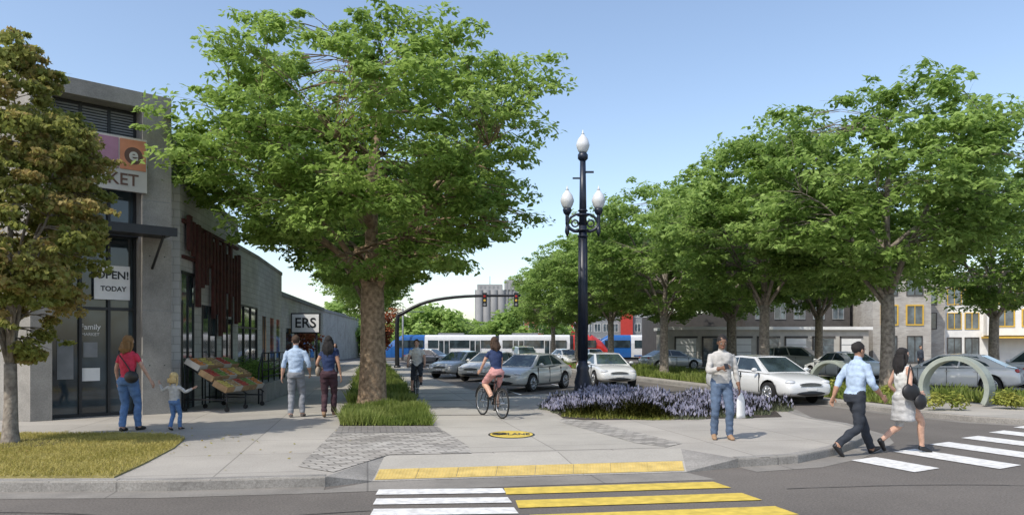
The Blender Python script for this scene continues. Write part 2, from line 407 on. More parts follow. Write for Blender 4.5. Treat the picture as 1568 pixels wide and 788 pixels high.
# ramp with flares
mb=MB()
RA=V((-1.82,9.78,.015));RB=V((2.44,10.5,.015));RC=V((2.7,12.0,ZS));RD=V((-1.9,11.2,ZS))
mb.poly([RA,RB,RC,RD],M_lane)
mb.poly([(-2.35,9.45,ZS),RA,RD],M_kerb);mb.poly([RB,(3.3,10.95,ZS),RC],M_kerb)
mb.poly([(-2.35,9.45,-.01),(RA.x,RA.y,-.01),RA,(-2.35,9.45,ZS)],M_kerb)
mb.poly([(RB.x,RB.y,-.01),(3.3,10.95,-.01),(3.3,10.95,ZS),RB],M_kerb)
mb.poly([(RA.x,RA.y,-.01),(RB.x,RB.y,-.01),RB,RA],M_kerb)
mb.poly([(-2.5,9.0,.005),(2.7,9.95,.005),(RB.x,RB.y-.01,.005),(RA.x,RA.y-.01,.005)],M_gutter)
mb.obj('kerb_ramp')
def ramp(u,v,dz=.006):
    p=RA.lerp(RB,u).lerp(RD.lerp(RC,u),v);return V((p.x,p.y,p.z+dz))
mb=MB();NU=8
for i in range(NU):
    u0=.005+i/NU*.99;u1=.005+(i+1)/NU*.99-.0015
    mb.poly([ramp(u0,.03),ramp(u1,.03),ramp(u1,.42),ramp(u0,.42)],M_tact)
tac=mb.obj('tactile_paving',recalc=False)
mb=MB()
for i in range(96):
    for j in range(12):
        p=ramp(.010+i/96*.985,.05+j*.031,.0065); mb.box(p.x-.009,p.x+.009,p.y-.009,p.y+.009,p.z-.002,p.z+.003,M_tact)
mb.obj('domes',tac)
lane=[(-1.75,11.35),(2.5,12.1),(1.2,16.0),(.72,18),(-.35,23.6),(-4.75,40),(-8.3,58),(-12.2,77.5),(-13.6,77.5),(-9.9,58),(-6.35,40),(-3.0,24),(-1.9,18.6),(-1.5,15.2),(-.75,12.2)]
sheet('bike_path',lane,ZS+.004,M_lane)
sheet('brick_paving',[(-3.5,15.2),(-1.52,15.2),(-.72,12.3),(-.62,11.45),(-1.85,11.3),(-2.32,9.75),(-2.9,10.2)],ZS+.008,M_paver)
sheet('dark_paving',[(-3.5,15.2),(-1.52,15.2),(-1.3,14.2),(-3.3,14.0)],ZS+.012,M_paverd)
sheet('paving_band',[(1.15,16.9),(1.75,16.2),(2.85,12.6),(2.5,12.15),(2.1,12.6),(1.0,16.2)],ZS+.008,M_paver)
for i,y in enumerate((17.6,19.9,22.4,25.5,29.5)):  # narrow dark bands laid across the bike path
    x=-.19*(y-15.2)
    sheet('path_dark_band',[(-1.5+x*.9,y),(.75-.24*(y-17.6),y+.12),(.75-.24*(y-17.6),y+.30),(-1.5+x*.9,y+.18)],ZS+.008,M_paverd)
# lane medallion
mb=MB();cx,cy=-.01,13.85
def disc(mb,r,z,m,n=48,r0=0):
    mb.poly([(cx+r*math.cos(2*math.pi*i/n),cy+r*1.35*math.sin(2*math.pi*i/n),z) for i in range(n)],m)
disc(mb,.43,ZS+.009,M_black);disc(mb,.395,ZS+.013,M_painty)
Mt=Matrix.Translation((cx+.13,cy-.02,ZS+.017))
text_mesh(mb,'LANE',Mt@Matrix.Scale(2.4,4,(0,1,0)),.17,M_black,.0005,.004)
for a in (0,1,2):
    t=a*2.09+.4;mb.box(-.012,.17,-.022,.022,0,.003,M_black,Matrix.Translation((cx-.22,cy,ZS+.016))@Matrix.Rotation(t,4,'Z'))
mb.torus((cx-.22,cy,ZS+.0145),(0,0,1),.13,.014,M_black,20,4)
mb.obj('bike_lane_medallion',recalc=False)
# crossings
mb=MB()
for i in range(4):
    y=9.12-i*.55;x=-1.62+i*.07
    mb.poly([(x,y-.16-.05,.010),(x+1.55,y-.1,.010),(x+1.5,y+.2,.010),(x-.02,y+.12,.010)],M_paintw)
for i in range(7):
    ox=5.5+i*1.12;oy=11.75+i*.93;L=1.15 if i==0 else 1.85
    d=V((.35,-.94));w=V((.27,.17));a=V((ox,oy))
    q=[a-w,a+w,a+w+d*L,a-w+d*L];mb.poly([(p.x,p.y,.010) for p in q],M_paintw)
mb.obj('crosswalk_marking',recalc=True)
mb=MB()
for i in range(4):
    y=9.33-i*.74;x=-.1+i*.14
    mb.poly([(x+.03,y-.4,.010),(x+2.83,y+.02,.010),(x+2.72,y+.43,.010),(x,y,.010)],M_painty)
mb.obj('bike_crossing_marking')
mb=MB()
for lane_i,off in enumerate((3.1,6.2)):
    for k in range(9):
        y=27+k*6;x=off-2.2+SL*1.0*(y-24)*1.15
        mb.poly([(x,y,.006),(x+.12,y,.006),(x+.12+SL*3,y+3,.006),(x+SL*3,y+3,.006)],M_paintw)
mb.obj('lane_marking')
mb=MB();rd=random.Random(12)
for (x,y,a,n) in ((-7,8.0,.05,26),(3.4,9.3,.35,16),(6.8,9.4,.9,10),(-3.5,7.4,.6,8)):
    px,py=x,y
    for k in range(n):
        a+=rd.uniform(-.3,.3)*.5;nx=px+math.cos(a)*.3;ny=py+math.sin(a)*.3*.5;w=rd.uniform(.006,.014)
        mb.poly([(px,py-w,.006),(nx,ny-w,.006),(nx,ny+w,.006),(px,py+w,.006)],M_tar);px,py=nx,ny
mb.obj('road_crack_seal')
# median
def medx(y):return 9.3+SL*(y-23)
med=[(medx(74),74),(medx(23),23),(10.15,18.9),(10.7,17.4),(11.6,16.7),(12.8,16.5),(14.4,16.9),(15.9,18.4),(medx(23)+5.6,23),(medx(74)+5.6,74)]
prismobj('median_pavement',med,-.02,ZS,M_conc)
kerb('median_kerb',[m for m in med])
bed=[(medx(70)+.7,70),(medx(26)+.8,26),(10.6,20.2),(11.1,19.9),(medx(26)+1.9,26),(medx(70)+2.2,70)]
bed2=[(medx(70)+3.6,70),(medx(30)+3.6,30),(13.7,19.6),(14.8,19.4),(medx(30)+4.8,30),(medx(70)+4.8,70)]
rng=np.random.default_rng(3)
def planted(name,pl,n,h,w,m,z=ZS,mounds=0,lean=.35,soil=True):
    g=group(name)
    if soil:sheet('soil',pl,z+.012,M_soil,g)
    xy=scatter(rng,pl,n)
    hh=np.array([h*(.65+.6*noise.noise(V((x*1.3,y*1.3,h)))) for x,y in xy])
    v,t=blades(rng,xy,z+.01,np.clip(hh,.2*h,3),w,lean)
    var=np.clip(rng.random(n)*.6+np.array([noise.noise(V((x*.8,y*.8,2))) for x,y in xy])*.7+.25,0,1)
    quads_obj('foliage',v,var,np.zeros(n),[m],g)
    return g
planted('median_planting',bed,15000,.42,.03,M_grass)
planted('median_planting',bed2,12000,.5,.03,M_grass)
sheet('far_pavement',[(19.5+SL*-5,20),(60,20),(60,58),(19.5+SL*33,58)],.1,M_conc)
P=[];R=[]
for (x,y) in ((12.9,19.4),(13.9,19.0),(11.0,19.0),(14.9,19.8),(11.6,23),(10.9,25)):
    for k in range(4): P.append((x+rng.normal(0,.16),y+rng.normal(0,.16),ZS+.22+rng.random()*.12));R.append((.28,.28,.2))
v,a=leaves(rng,np.array(P),np.array(R),150,.05,.026);quads_obj('median_shrubs',v,a,np.zeros(len(a)),[M_lavy])
strip=[(15.35,19.6),(20.9,24.2),(25.4,29.2),(30.5,35.5),(37,43),(45,53),(55,66)]
for a,b in strip:
    xa=-3.52+SL*(a-15.3);xb=-3.52+SL*(b-15.3)
    planted('ornamental_grass',[(xa,a),(xa+1.93,a),(xb+1.93,b),(xb,b)],int(2600*(b-a)) if a<20 else int(1100*(b-a)),.30 if a<20 else .38,.012 if a<20 else .02,M_grass)
# lawn
lawn=[(-30,9.32),(-6.2,9.32),(-4.95,9.34),(-5.1,10.4),(-5.4,12),(-5.75,13.2),(-6.3,13.8),(-7.2,13.95),(-9.6,13.9),(-30,13.9)]
g=group('lawn');prismobj('turf',lawn,.05,ZS+.02,M_lawn,g)
lw=[p if p[0]>-14 else (-14,p[1]) for p in lawn]
xy=scatter(rng,lw,75000);v,t=blades(rng,xy,ZS+.018,.045,.006,.6)
var=np.clip(rng.random(len(xy))*.5+np.array([noise.noise(V((x*1.1,y*1.1,0)))*.9+.5 for x,y in xy])*.6,0,1)
quads_obj('grass',v,var,np.zeros(len(xy)),[M_lawnb],g)
mb=MB();mb.poly([(-8.2+.8*math.cos(a/3),12.5+.65*math.sin(a/3),ZS+.028) for a in range(19)],M_soil);mb.obj('mulch',g)
n=380;fx=np.stack([rng.normal(-7.6,1.8,n),rng.normal(12.2,1.2,n)],1);ang=rng.random(n)*6.28
keep=fx[:,1]>9.4;fx=fx[keep];ang=ang[keep];n=len(fx)
onl=inside(lawn,fx[:,0],fx[:,1]);z=np.where(onl,ZS+.05,ZS+.012)
c=np.column_stack([fx,z]);u_=np.stack([np.cos(ang),np.sin(ang),rng.normal(0,.25,n)],1)*.028;v_=np.stack([-np.sin(ang),np.cos(ang),rng.normal(0,.25,n)],1)*.018
quads_obj('fallen_leaves',np.stack([c-u_,c-v_,c+u_,c+v_],1).reshape(-1,3),.5+.5*rng.random(n),np.zeros(n),[M_leafO])
# lavender bed
LB=[(1.15,17.0),(1.6,16.55),(4.0,16.75),(6.2,17.25),(6.5,18.4),(6.95,20.6),(6.4,21.5),(3.4,24.0),(2.6,23.9),(.95,19.8)]
g=group('lavender_bed');sheet('soil',LB,ZS+.012,M_soil,g)
cs=scatter(rng,LB,115)
VG=[];AG=[];VP=[];AP=[]
VY=[];AY=[]
for (x,y) in cs:
    r=rng.uniform(.3,.55);n=430;hgt=rng.uniform(.20,.42)
    a=rng.random(n)*6.283;q=np.sqrt(rng.random(n));xy=np.stack([x+np.cos(a)*q*r,y+np.sin(a)*q*r],1)
    h=hgt*(1-.55*q**2)
    v,t=blades(rng,xy,ZS+.01,1,.010,.35)
    v=v.reshape(-1,4,3);v[:,2:,2]=(v[:,2:,2]-ZS)*h[:,None]+ZS;v[:,2:,:2]=v[:,:2,:2]+(v[:,2:,:2]-v[:,:2,:2])*h[:,None,None]
    yellow=(abs(x-3.2)<.7 and y<18.6) or (y<17.9 and x<2.2)
    (VY if yellow else VG).append(v.reshape(-1,3));(AY if yellow else AG).append(rng.random(n))
    if not yellow:
        tips=v[:,2,:]
        k=tips[::2] if rng.random()<.55 else tips[::6]
        m=len(k);u=np.stack([rng.normal(0,.01,m)+.014,rng.normal(0,.01,m),np.zeros(m)],1)
        z=np.stack([np.zeros(m),np.zeros(m),.04+.05*rng.random(m)],1)
        VP.append(np.stack([k-z*.6,k-u,k+z,k+u],1).reshape(-1,3));AP.append(np.clip(rng.random(m)*.7+rng.random()*.3,0,1))
quads_obj('foliage',np.concatenate(VG),np.concatenate(AG),np.zeros(sum(map(len,AG))),[M_lavg],g)
quads_obj('flowers',np.concatenate(VP),np.concatenate(AP),np.zeros(sum(map(len,AP))),[M_lavp],g)
quads_obj('yellow_shrubs',np.concatenate(VY),np.concatenate(AY),np.zeros(sum(map(len,AY))),[M_lavy],g)

# ------------------------------------------------------------------ trees
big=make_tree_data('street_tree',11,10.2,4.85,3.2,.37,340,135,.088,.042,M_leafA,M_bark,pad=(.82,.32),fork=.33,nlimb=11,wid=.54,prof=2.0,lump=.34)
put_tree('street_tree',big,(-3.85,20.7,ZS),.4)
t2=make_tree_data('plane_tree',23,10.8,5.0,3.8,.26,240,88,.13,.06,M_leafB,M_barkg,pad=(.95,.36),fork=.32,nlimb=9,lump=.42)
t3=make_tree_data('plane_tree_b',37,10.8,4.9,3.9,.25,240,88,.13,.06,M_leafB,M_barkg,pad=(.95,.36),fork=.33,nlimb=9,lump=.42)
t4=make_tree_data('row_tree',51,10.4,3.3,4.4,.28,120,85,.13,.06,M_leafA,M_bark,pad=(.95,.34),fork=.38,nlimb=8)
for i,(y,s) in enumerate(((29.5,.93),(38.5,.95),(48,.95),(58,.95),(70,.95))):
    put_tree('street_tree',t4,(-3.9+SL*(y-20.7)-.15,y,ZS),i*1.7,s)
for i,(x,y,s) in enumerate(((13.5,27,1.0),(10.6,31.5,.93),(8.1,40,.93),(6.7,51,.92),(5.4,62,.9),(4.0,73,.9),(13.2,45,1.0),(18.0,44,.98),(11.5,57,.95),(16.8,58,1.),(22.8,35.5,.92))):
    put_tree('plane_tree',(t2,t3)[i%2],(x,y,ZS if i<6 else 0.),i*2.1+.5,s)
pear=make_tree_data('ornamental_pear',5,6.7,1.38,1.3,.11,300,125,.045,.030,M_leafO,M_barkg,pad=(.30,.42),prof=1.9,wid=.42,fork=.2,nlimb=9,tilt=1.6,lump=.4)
put_tree('pear_tree',pear,(-8.35,12.5,ZS),1.0)
def far_mass(name,pts,hr,m,per=170,L=.45,W=.25):
    c=np.array([p for p in pts]);r=np.array(hr)
    v,a=leaves(rng,c,r,per,L,W);return quads_obj(name,v,a,np.zeros(len(a)),[m])
P=[];R=[]
for i in range(150):
    x=rng.uniform(-38,8);P.append((x,rng.uniform(108,125),rng.uniform(.8,6.0+2.2*math.sin(x*.42+.6))));R.append((2.0,2,1.3))
far_mass('distant_trees',P,R,M_leafB)
P=[];R=[]
for i in range(500):
    x=rng.uniform(-180,240);P.append((x,rng.uniform(190,210),rng.uniform(.5,6.5)));R.append((4,3,2.2))
far_mass('distant_trees',P,R,M_leafB,110,.9,.5)
P=[(x+rng.normal(0,.6),66+rng.normal(0,.6),z) for x in(-11.2,) for z in np.linspace(1.6,4.6,16)];far_mass('red_maple_tree',P,[(.8,.8,.5)]*16,M_leafR,150,.14,.08)
mb=MB();mb.tube([(-11.2,66,0),(-11.2,66,3)],[.12,.06],M_bark,8);mb.obj('trunk',bpy.data.objects['red_maple_tree'])
P=[(-14.2+rng.normal(0,.7),50+rng.normal(0,.6),z) for z in np.linspace(1.5,3.6,14)];far_mass('red_shrub',P,[(.7,.7,.4)]*14,M_leafR,120,.12,.07)

# ------------------------------------------------------------------ market building
g=group('market_building')
A=V((-10.4,16.2,0));B=V((-8.25,18.2,0));u=(B-A).normalized();nn=V((u.y,-u.x,0))
F=Matrix((( u.x,-nn.x,0,A.x),(u.y,-nn.y,0,A.y),(0,0,1,0),(0,0,0,1)))   # local: x along facade, y inward, z up
LW=(B-A).length
mb=MB()
mb.box(LW-.66,LW,0,.9,ZS,7.75,M_wallc,F)
mb.box(0,.42,0,.9,ZS,7.75,M_wallc,F)
mb.box(.423,LW-.663,0,.9,7.38,7.748,M_wallc,F)
for z in(2.6,5.2):
    mb.box(LW-.663,LW+.003,-.003,.2,z,z+.015,M_grey,F)
for z in (1.3,3.9,6.5):
    for xx in(LW-.5,LW-.16): mb.box(xx-.015,xx+.015,-.004,.02,z-.015,z+.015,M_black,F)
d=V((-.955,.296,0));n2=V((-.296,-.955,0))
F2=Matrix(((-d.x,-n2.x,0,A.x),(-d.y,-n2.y,0,A.y),(0,0,1,0),(0,0,0,1)))
mb.box(-18,-.003,0.02,.5,5.2,7.74,M_wallc,F2);mb.box(-.9,-.003,.02,.5,ZS,5.197,M_wallc,F2);mb.box(-4.6,-3.9,.02,.5,ZS,5.197,M_wallc,F2)
mb.obj('concrete_portal',g,.012)
mb=MB()
mb.prism([(-8.95,18.95),(-8.9,20.8),(-24,22),(-24,20.6),(-12,17.2)],ZS,7.3,M_wallc)
mb.obj('upper_block',g)
mb=MB()
mb.prism([(-8.6,18.9),(-8.4,19.0),(-9.12,25.0),(-24,25.2),(-24,22.3),(-9.0,20.9)],ZS,5.86,M_block)
mb.obj('side_wall',g)
mb=MB()
mb.box(.42,LW-.66,.55,.6,ZS,7.38,M_glass,F)
mb.box(.42,LW-.66,.3,.5,4.35,4.62,M_black,F);
for k in range(16): mb.box(.5,LW-.7,.5,.53,6.35+k*.065,6.39+k*.065,M_grey,F)
for xx in(.42,1.05,1.65,LW-.72): mb.box(xx,xx+.06,.46,.56,ZS,7.38,M_black,F)
for z in(ZS,2.6,6.25,7.3): mb.box(.42,LW-.66,.47,.55,z,z+.07,M_black,F)
mb.box(-3.9,-.9,.3,.34,ZS,5.2,M_glass,F2)
mb.box(-12,-4.6,.3,.34,ZS,5.2,M_glass,F2)
for xx in(-3.0,-2.0,-1.0,-6,-8): mb.box(xx,xx+.06,.24,.3,ZS,5.2,M_black,F2)
for z in(2.4,3.6): mb.box(-12,-.9,.25,.29,z,z+.08,M_black,F2)
mb.obj('storefront_glazing',g)
mb=MB()
mb.box(.3,LW-.2,-.95,-.004,4.33,4.42,M_black,F)
mb.box(.3,LW-.2,-.99,-.95,4.28,4.48,M_black,F)
for xx in(.5,LW-.45):
    a=F@V((xx,-.85,4.33));b=F@V((xx,-.02,3.6));mb.tube([a,b],.03,M_black,6)
mb.obj('canopy',g)
s=group('market_sign');mb=MB()
M_pink=mat('sign_pink',(.34,.17,.24),.6,.1);M_org=mat('sign_orange',(.48,.19,.10),.6,.1);M_cream=mat('sign_cream',(.46,.44,.40),.6,.06);M_dbr=mat('sign_brown',(.10,.05,.035),.6,.1)
x0=1.12;x1=2.34
mb.box(x0,x1,-.12,-.02,5.35,6.6,M_cream,F)
mb.box(x0+.03,x0+.60,-.135,-.12,5.85,6.55,M_pink,F);mb.box(x0+.63,x1-.03,-.135,-.12,5.85,6.55,M_org,F)
Fr=Matrix(((u.x,nn.x*0,nn.x,0),(u.y,0,nn.y,0),(0,1,0,0),(0,0,0,1)))
def on(xx,dd,z): 
    p=F@V((xx,dd,z));return Matrix.Translation(p)@Fr
mb.poly([F@V((x0+.92+.2*math.cos(t*.3),-.139,6.18+.2*math.sin(t*.3))) for t in range(21)],M_dbr)
text_mesh(mb,'e',on(x0+.92,-.145,6.2),.42,M_cream,.004,.01)
text_mesh(mb,'KET',on(x0+.70,-.128,5.6),.38,M_dbr,.004,.004)
mb.obj('sign_board',s)
s=group('banner');mb=MB()
mb.box(1.35,2.12,.42,.44,2.85,3.65,M_plastic,F)
text_mesh(mb,'OPEN!',on(1.74,.415,3.42),.25,M_black,.002,.006);text_mesh(mb,'TODAY',on(1.76,.415,3.1),.16,M_black,.002,.004)
mb.obj('banner_sheet',s)
s=group('door_sign');mb=MB();text_mesh(mb,'Family',on(1.3,.535,2.2),.17,M_plastic,.002,.002);text_mesh(mb,'MARKET',on(1.3,.535,2.03),.10,M_plastic,.002);mb.box(1.12,1.5,.53,.54,.95,1.25,M_plastic,F);mb.box(1.15,1.45,.53,.54,1.5,1.85,M_grey,F)
mb.box(.62,.95,.53,.54,1.0,1.9,M_grey,F);mb.obj('lettering',s)
g2=group('rusted_steel_trellis');mb=MB()
sd=V((-.72,6.0,0)).normalized();sn=V((sd.y,-sd.x,0));S0=V((-8.4,19.0,0))
FS=Matrix(((sd.x,-sn.x,0,S0.x),(sd.y,-sn.y,0,S0.y),(0,0,1,0),(0,0,0,1)))
rd=random.Random(4)
for i in range(15):
    x=.25+i*.38;z1=5.2-rd.uniform(0,.35)-i*.03;z0=z1-rd.choice((.9,1.5,2.2,2.7,1.2))
    mb.box(x,x+rd.uniform(.16,.3),-.16,-.08,z0,z1,M_rust,FS)
mb.box(0.1,5.8,-.08,-.003,4.9,5.0,M_rust,FS);mb.box(0.1,5.8,-.08,-.003,4.0,4.08,M_rust,FS)
mb.obj('steel_slats',g2)
mb=MB();mb.box(.12,1.1,-.004,.1,ZS,3.6,M_glass,FS);mb.box(.08,1.14,-.03,-.004,3.6,3.68,M_black,FS);mb.box(1.9,3.3,-.004,.1,ZS+.9,2.9,M_glass,FS);mb.box(4.0,5.2,-.004,.1,ZS,2.6,M_glass,FS)
for xx in(.12,.6,1.08,1.9,2.6,3.3,4.0,4.6,5.2): mb.box(xx-.03,xx+.03,-.03,-.004,ZS,2.9,M_black,FS)
mb.box(.0,5.9,-.05,-.003,5.8,5.9,M_wallc,FS)
mb.obj('side_openings',g)
g=group('block_building');mb=MB()
mb.prism([(-9.75,26.2),(-10.3,30.5),(-11.5,37.5),(-26,38),(-26,26.2)],ZS,5.25,M_block)
mb.prism([(-9.72,26.17),(-10.28,30.5),(-11.47,37.53),(-11.8,37.6),(-10.6,30.5),(-10.05,26.17)],5.253,5.4,M_wallc)
mb.obj('walls',g)
mb=MB()
sd2=V((-1.2,7,0)).normalized();sn2=V((sd2.y,-sd2.x,0));S1=V((-10.3,30.5,0))
sd1=V((-.55,4.3,0)).normalized();sn1=V((sd1.y,-sd1.x,0))
FA=Matrix(((sd1.x,-sn1.x,0,-9.75),(sd1.y,-sn1.y,0,26.2),(0,0,1,0),(0,0,0,1)))
FB=Matrix(((sd2.x,-sn2.x,0,-10.3),(sd2.y,-sn2.y,0,30.5),(0,0,1,0),(0,0,0,1)))
mb.box(.5,3.9,-.01,.1,ZS+.4,3.2,M_glass,FA)
for xx in(.5,1.6,2.75,3.9):mb.box(xx-.05,xx+.05,-.05,-.01,ZS,3.25,M_black,FA)
for z in(.5,2.4,3.2):mb.box(.45,3.95,-.04,-.01,z,z+.07,M_black,FA)
for xx in(1.0,3.2,5.2):
    mb.box(xx,xx+1.0,-.01,.1,1.1,3.0,M_glass,FB);mb.box(xx-.06,xx+1.06,-.04,-.01,1.03,1.1,M_wallc,FB);mb.box(xx+.47,xx+.53,-.03,-.01,1.1,3.0,M_black,FB)
mb.obj('windows',g)
g=group('shop_building');mb=MB();mb.prism([(-12.9,40),(-15.6,62),(-30,62),(-30,40)],ZS,4.6,M_block);mb.prism([(-12.8,39.95),(-15.5,62.05),(-30,62.05),(-30,39.95)],4.605,4.85,M_grey);mb.obj('walls',g)
mb=MB()
for k in range(6):
    y=41.5+k*3.3;x=-12.9-.1227*(y-40);mb.prism([(x+.02,y),(x+.02-.25,y+2),(x-.4,y+2),(x-.2,y)],.6,2.8,M_glass)
mb.obj('windows',g)
g=group('warehouse');mb=MB();mb.prism([(-19,64),(-22.5,110),(-50,110),(-50,64)],0,5.4,M_gbrick);mb.prism([(-18.9,63.9),(-22.4,110.1),(-50,110.1),(-50,63.9)],5.4,5.7,M_wallc);mb.obj('walls',g)
s=group('shop_sign');mb=MB();mb.box(-13.55,-11.75,46,46.15,2.5,3.75,M_black);mb.box(-13.47,-11.83,45.98,46.0,2.58,3.67,M_plastic)
text_mesh(mb,'ERS',Matrix.Translation((-12.65,45.965,3.12))@Matrix.Rotation(math.pi/2,4,'X'),.85,M_black,.005,.012)
mb.tube([(-13.3,46.1,0),(-13.3,46.1,2.6)],.07,M_black,8);mb.tube([(-12.0,46.1,0),(-12.0,46.1,2.6)],.07,M_black,8);mb.obj('sign_panel',s)
g=group('planter_wall');mb=MB();mb.prism([(-8.35,21.6),(-7.1,21.7),(-7.9,27.6),(-9.2,27.5)],ZS,.68,M_wallc);mb.obj('concrete_wall',g,.015)
P=[(-8.1-.13*(y-22)+rng.normal(0,.12),y,.85+rng.normal(0,.12)) for y in np.linspace(22.1,27,26)]
v,a=leaves(rng,np.array(P),np.array([(.45,.45,.4)]*26),260,.05,.028);o=quads_obj('hedge',v,a*.45,np.zeros(len(a)),[M_leafB],None)
s=group('handrail');mb=MB()
for k in range(7):
    y=21.8+k*.95;x=-7.25-.135*(y-21.8);mb.tube([(x,y,.66),(x,y,1.55)],.022,M_black,6)
for z in(1.55,1.3,1.05,.85): mb.tube([(-7.25,21.8,z),(-8.02,27.5,z)],.02,M_black,6)
mb.tube([(-7.25,21.8,1.55),(-7.15,21.2,1.1),(-7.12,21.1,ZS)],.022,M_black,6)
mb.obj('rails',s)
s=group('produce_stand',(-7.95,18.55,ZS),math.radians(-6));mb=MB();rd=random.Random(8)
cols=[mat('oranges',(.5,.19,.05),.6),mat('apples',(.33,.05,.03),.5),mat('lemons',(.5,.40,.10),.6),mat('limes',(.14,.22,.05),.6),mat('potatoes',(.35,.24,.12),.8)]
for r in range(5):
    for t in range(3):
        Mx=Matrix.Translation((.0+t*.36,.25+r*.42,1.12-t*.27))@Matrix.Rotation(math.radians(28),4,'Y')
        mb.box(-.2,.2,-.19,.19,-.02,0,M_wood,Mx)
        for (a0,a1,b0,b1) in((-.2,.2,-.2,-.18),(-.2,.2,.18,.2),(-.2,-.18,-.178,.178),(.18,.2,-.178,.178)): mb.box(a0,a1,b0,b1,-.02,.13,M_wood if (r+t)%3 else M_cream,Mx)
        c=cols[(r*2+t)%5]
        for i in range(4):
            for j in range(4):
                mb.ell((-.135+i*.09,-.13+j*.087,.09+rd.uniform(0,.03)),(.045,.045,.045),c,Mx,8,5)
mb.obj('crates_of_fruit',s);mb=MB()
for y in(.1,1.1,2.1):
    mb.tube([(-.2,y,1.2),(.95,y,.38)],.02,M_black,6);mb.tube([(-.2,y,1.2),(-.2,y,.1)],.02,M_black,6);mb.tube([(.9,y,.4),(.9,y,.1)],.02,M_black,6);mb.tube([(-.2,y,.3),(.9,y,.3)],.02,M_black,6)
    for x in(-.2,.9):mb.cyl((x,y,.06),(0,1,0),.06,.04,M_rubber,12)
mb.obj('frame',s)

# ------------------------------------------------------------------ right-hand buildings
def wins(mb,x0,x1,nx,z0,h,nz,dz,y,fm,w,frame=.06,gl=M_glassb):
    for i in range(nx):
        for k in range(nz):
            cx=x0+(x1-x0)*(i+.5)/nx;z=z0+k*dz
            mb.box(cx-w/2,cx+w/2,y-.012,y+.05,z,z+h,gl)
            for(a,b,c,d) in((cx-w/2-frame,cx-w/2,z-frame,z+h+frame),(cx+w/2,cx+w/2+frame,z-frame,z+h+frame),(cx-w/2,cx+w/2,z-frame,z),(cx-w/2,cx+w/2,z+h,z+h+frame),(cx-.025,cx+.025,z,z+h)):
                mb.box(a,b,y-.07,y+.01,c,d,fm)
g=group('townhouse_block',(40.5,64,0),math.radians(-14));mb=MB()
mb.box(-6,14,0,10,0,7.5,M_white);mb.box(-.3,4.2,-.9,-.003,2.6,6.9,M_white);mb.box(-6.0,-3.4,-.6,-.003,0,7.2,M_gbrick);mb.box(8,12,-.9,-.003,2.6,7.2,M_gbrick);mb.box(-6.1,14.1,-.15,10.1,7.503,7.7,M_darkclad)
mb.box(-.45,4.35,-1.6,-.003,2.35,2.5,M_yel);mb.obj('walls',g)
mb=MB();wins(mb,.0,4,2,3.4,1.3,1,2,-.903,M_yel,1.3,.1);wins(mb,.0,4,2,5.3,1.1,1,2,-.903,M_yel,1.4);wins(mb,-3.2,-.5,2,.4,2.0,1,2,-.003,M_darkclad,1.0);wins(mb,-3.2,-.5,2,3.2,1.3,2,2.1,-.003,M_yel,1.0);wins(mb,-5.9,-3.5,1,3.2,1.3,2,2.1,-.603,M_darkclad,1.2);wins(mb,4.5,8,2,.4,2,1,2.4,-.003,M_yel,1.1,.1);wins(mb,4.5,8,2,3.3,1.4,2,2.1,-.003,M_darkclad,1.2);wins(mb,8,12,2,3.2,1.4,2,2.1,-.903,M_darkclad,1.2)
mb.obj('windows',g)
g=group('brick_townhouse',(29.8,62,0),math.radians(-5));mb=MB();mb.box(0,4.6,0,10,0,7.9,M_gbrick);mb.box(-.1,4.7,-.15,10,7.903,8.1,M_darkclad);mb.obj('walls',g)
mb=MB();wins(mb,.3,4.3,2,3.5,1.5,1,2,-.003,M_yel,1.2,.1);wins(mb,.3,4.3,2,5.9,1.2,1,2,-.003,M_darkclad,1.2);wins(mb,.3,4.3,2,.4,2.1,1,2,-.003,M_darkclad,1.1);mb.obj('windows',g)
g=group('dark_hall',(20.5,66,0));mb=MB();mb.box(0,9.2,0,12,0,6.6,M_darkclad);mb.box(-7,0-.003,1,12,0,4.6,M_darkclad)
mb.v+=[(-.3,-.3,6.6),(9.5,-.3,6.6),(9.5,6,8.3),(-.3,6,8.3),(9.5,12.2,6.6),(-.3,12.2,6.6)];b=len(mb.v)-6
mb.face([b,b+1,b+2,b+3],M_darkclad);mb.face([b+3,b+2,b+4,b+5],M_darkclad);mb.face([b,b+3,b+5],M_darkclad);mb.face([b+1,b+4,b+2],M_darkclad)
mb.obj('walls',g);mb=MB();wins(mb,.5,9,5,4.1,1.3,1,2,-.003,M_grey,.9);mb.obj('windows',g)
g=group('garage_building',(12.5,60,0));mb=MB();mb.box(0,16,0,5,0,3.0,M_beige);mb.box(-.2,16.2,-.3,5.2,3.003,3.25,M_white);mb.obj('walls',g)
mb=MB()
for i in range(7):
    x=.6+i*2.2;mb.box(x,x+1.6,-.03,.05,0,2.3,M_glassb if i%2 else M_white);
    for z in(.6,1.2,1.8):mb.box(x,x+1.6,-.05,-.033,z,z+.04,M_grey)
    mb.box(x-.12,x,-.06,.0,0,2.45,M_darkclad);mb.box(x-.12,x+1.72,-.06,0,2.35,2.5,M_darkclad)
mb.obj('garage_doors',g)
g=group('apartment_building',(6.5,128,0));mb=MB()
for x0,x1,h,m in((0,3.5,8.6,M_gbrick),(3.503,5.6,9.6,M_red),(5.603,12,8.8,M_grey),(12.003,14,9.4,M_red),(14.003,20,8.6,M_grey)): mb.box(x0,x1,0 if m!=M_red else -.6,12,0,h,m)
mb.box(-.3,20.3,-.8,12,9.0,9.15,M_white);mb.obj('walls',g)
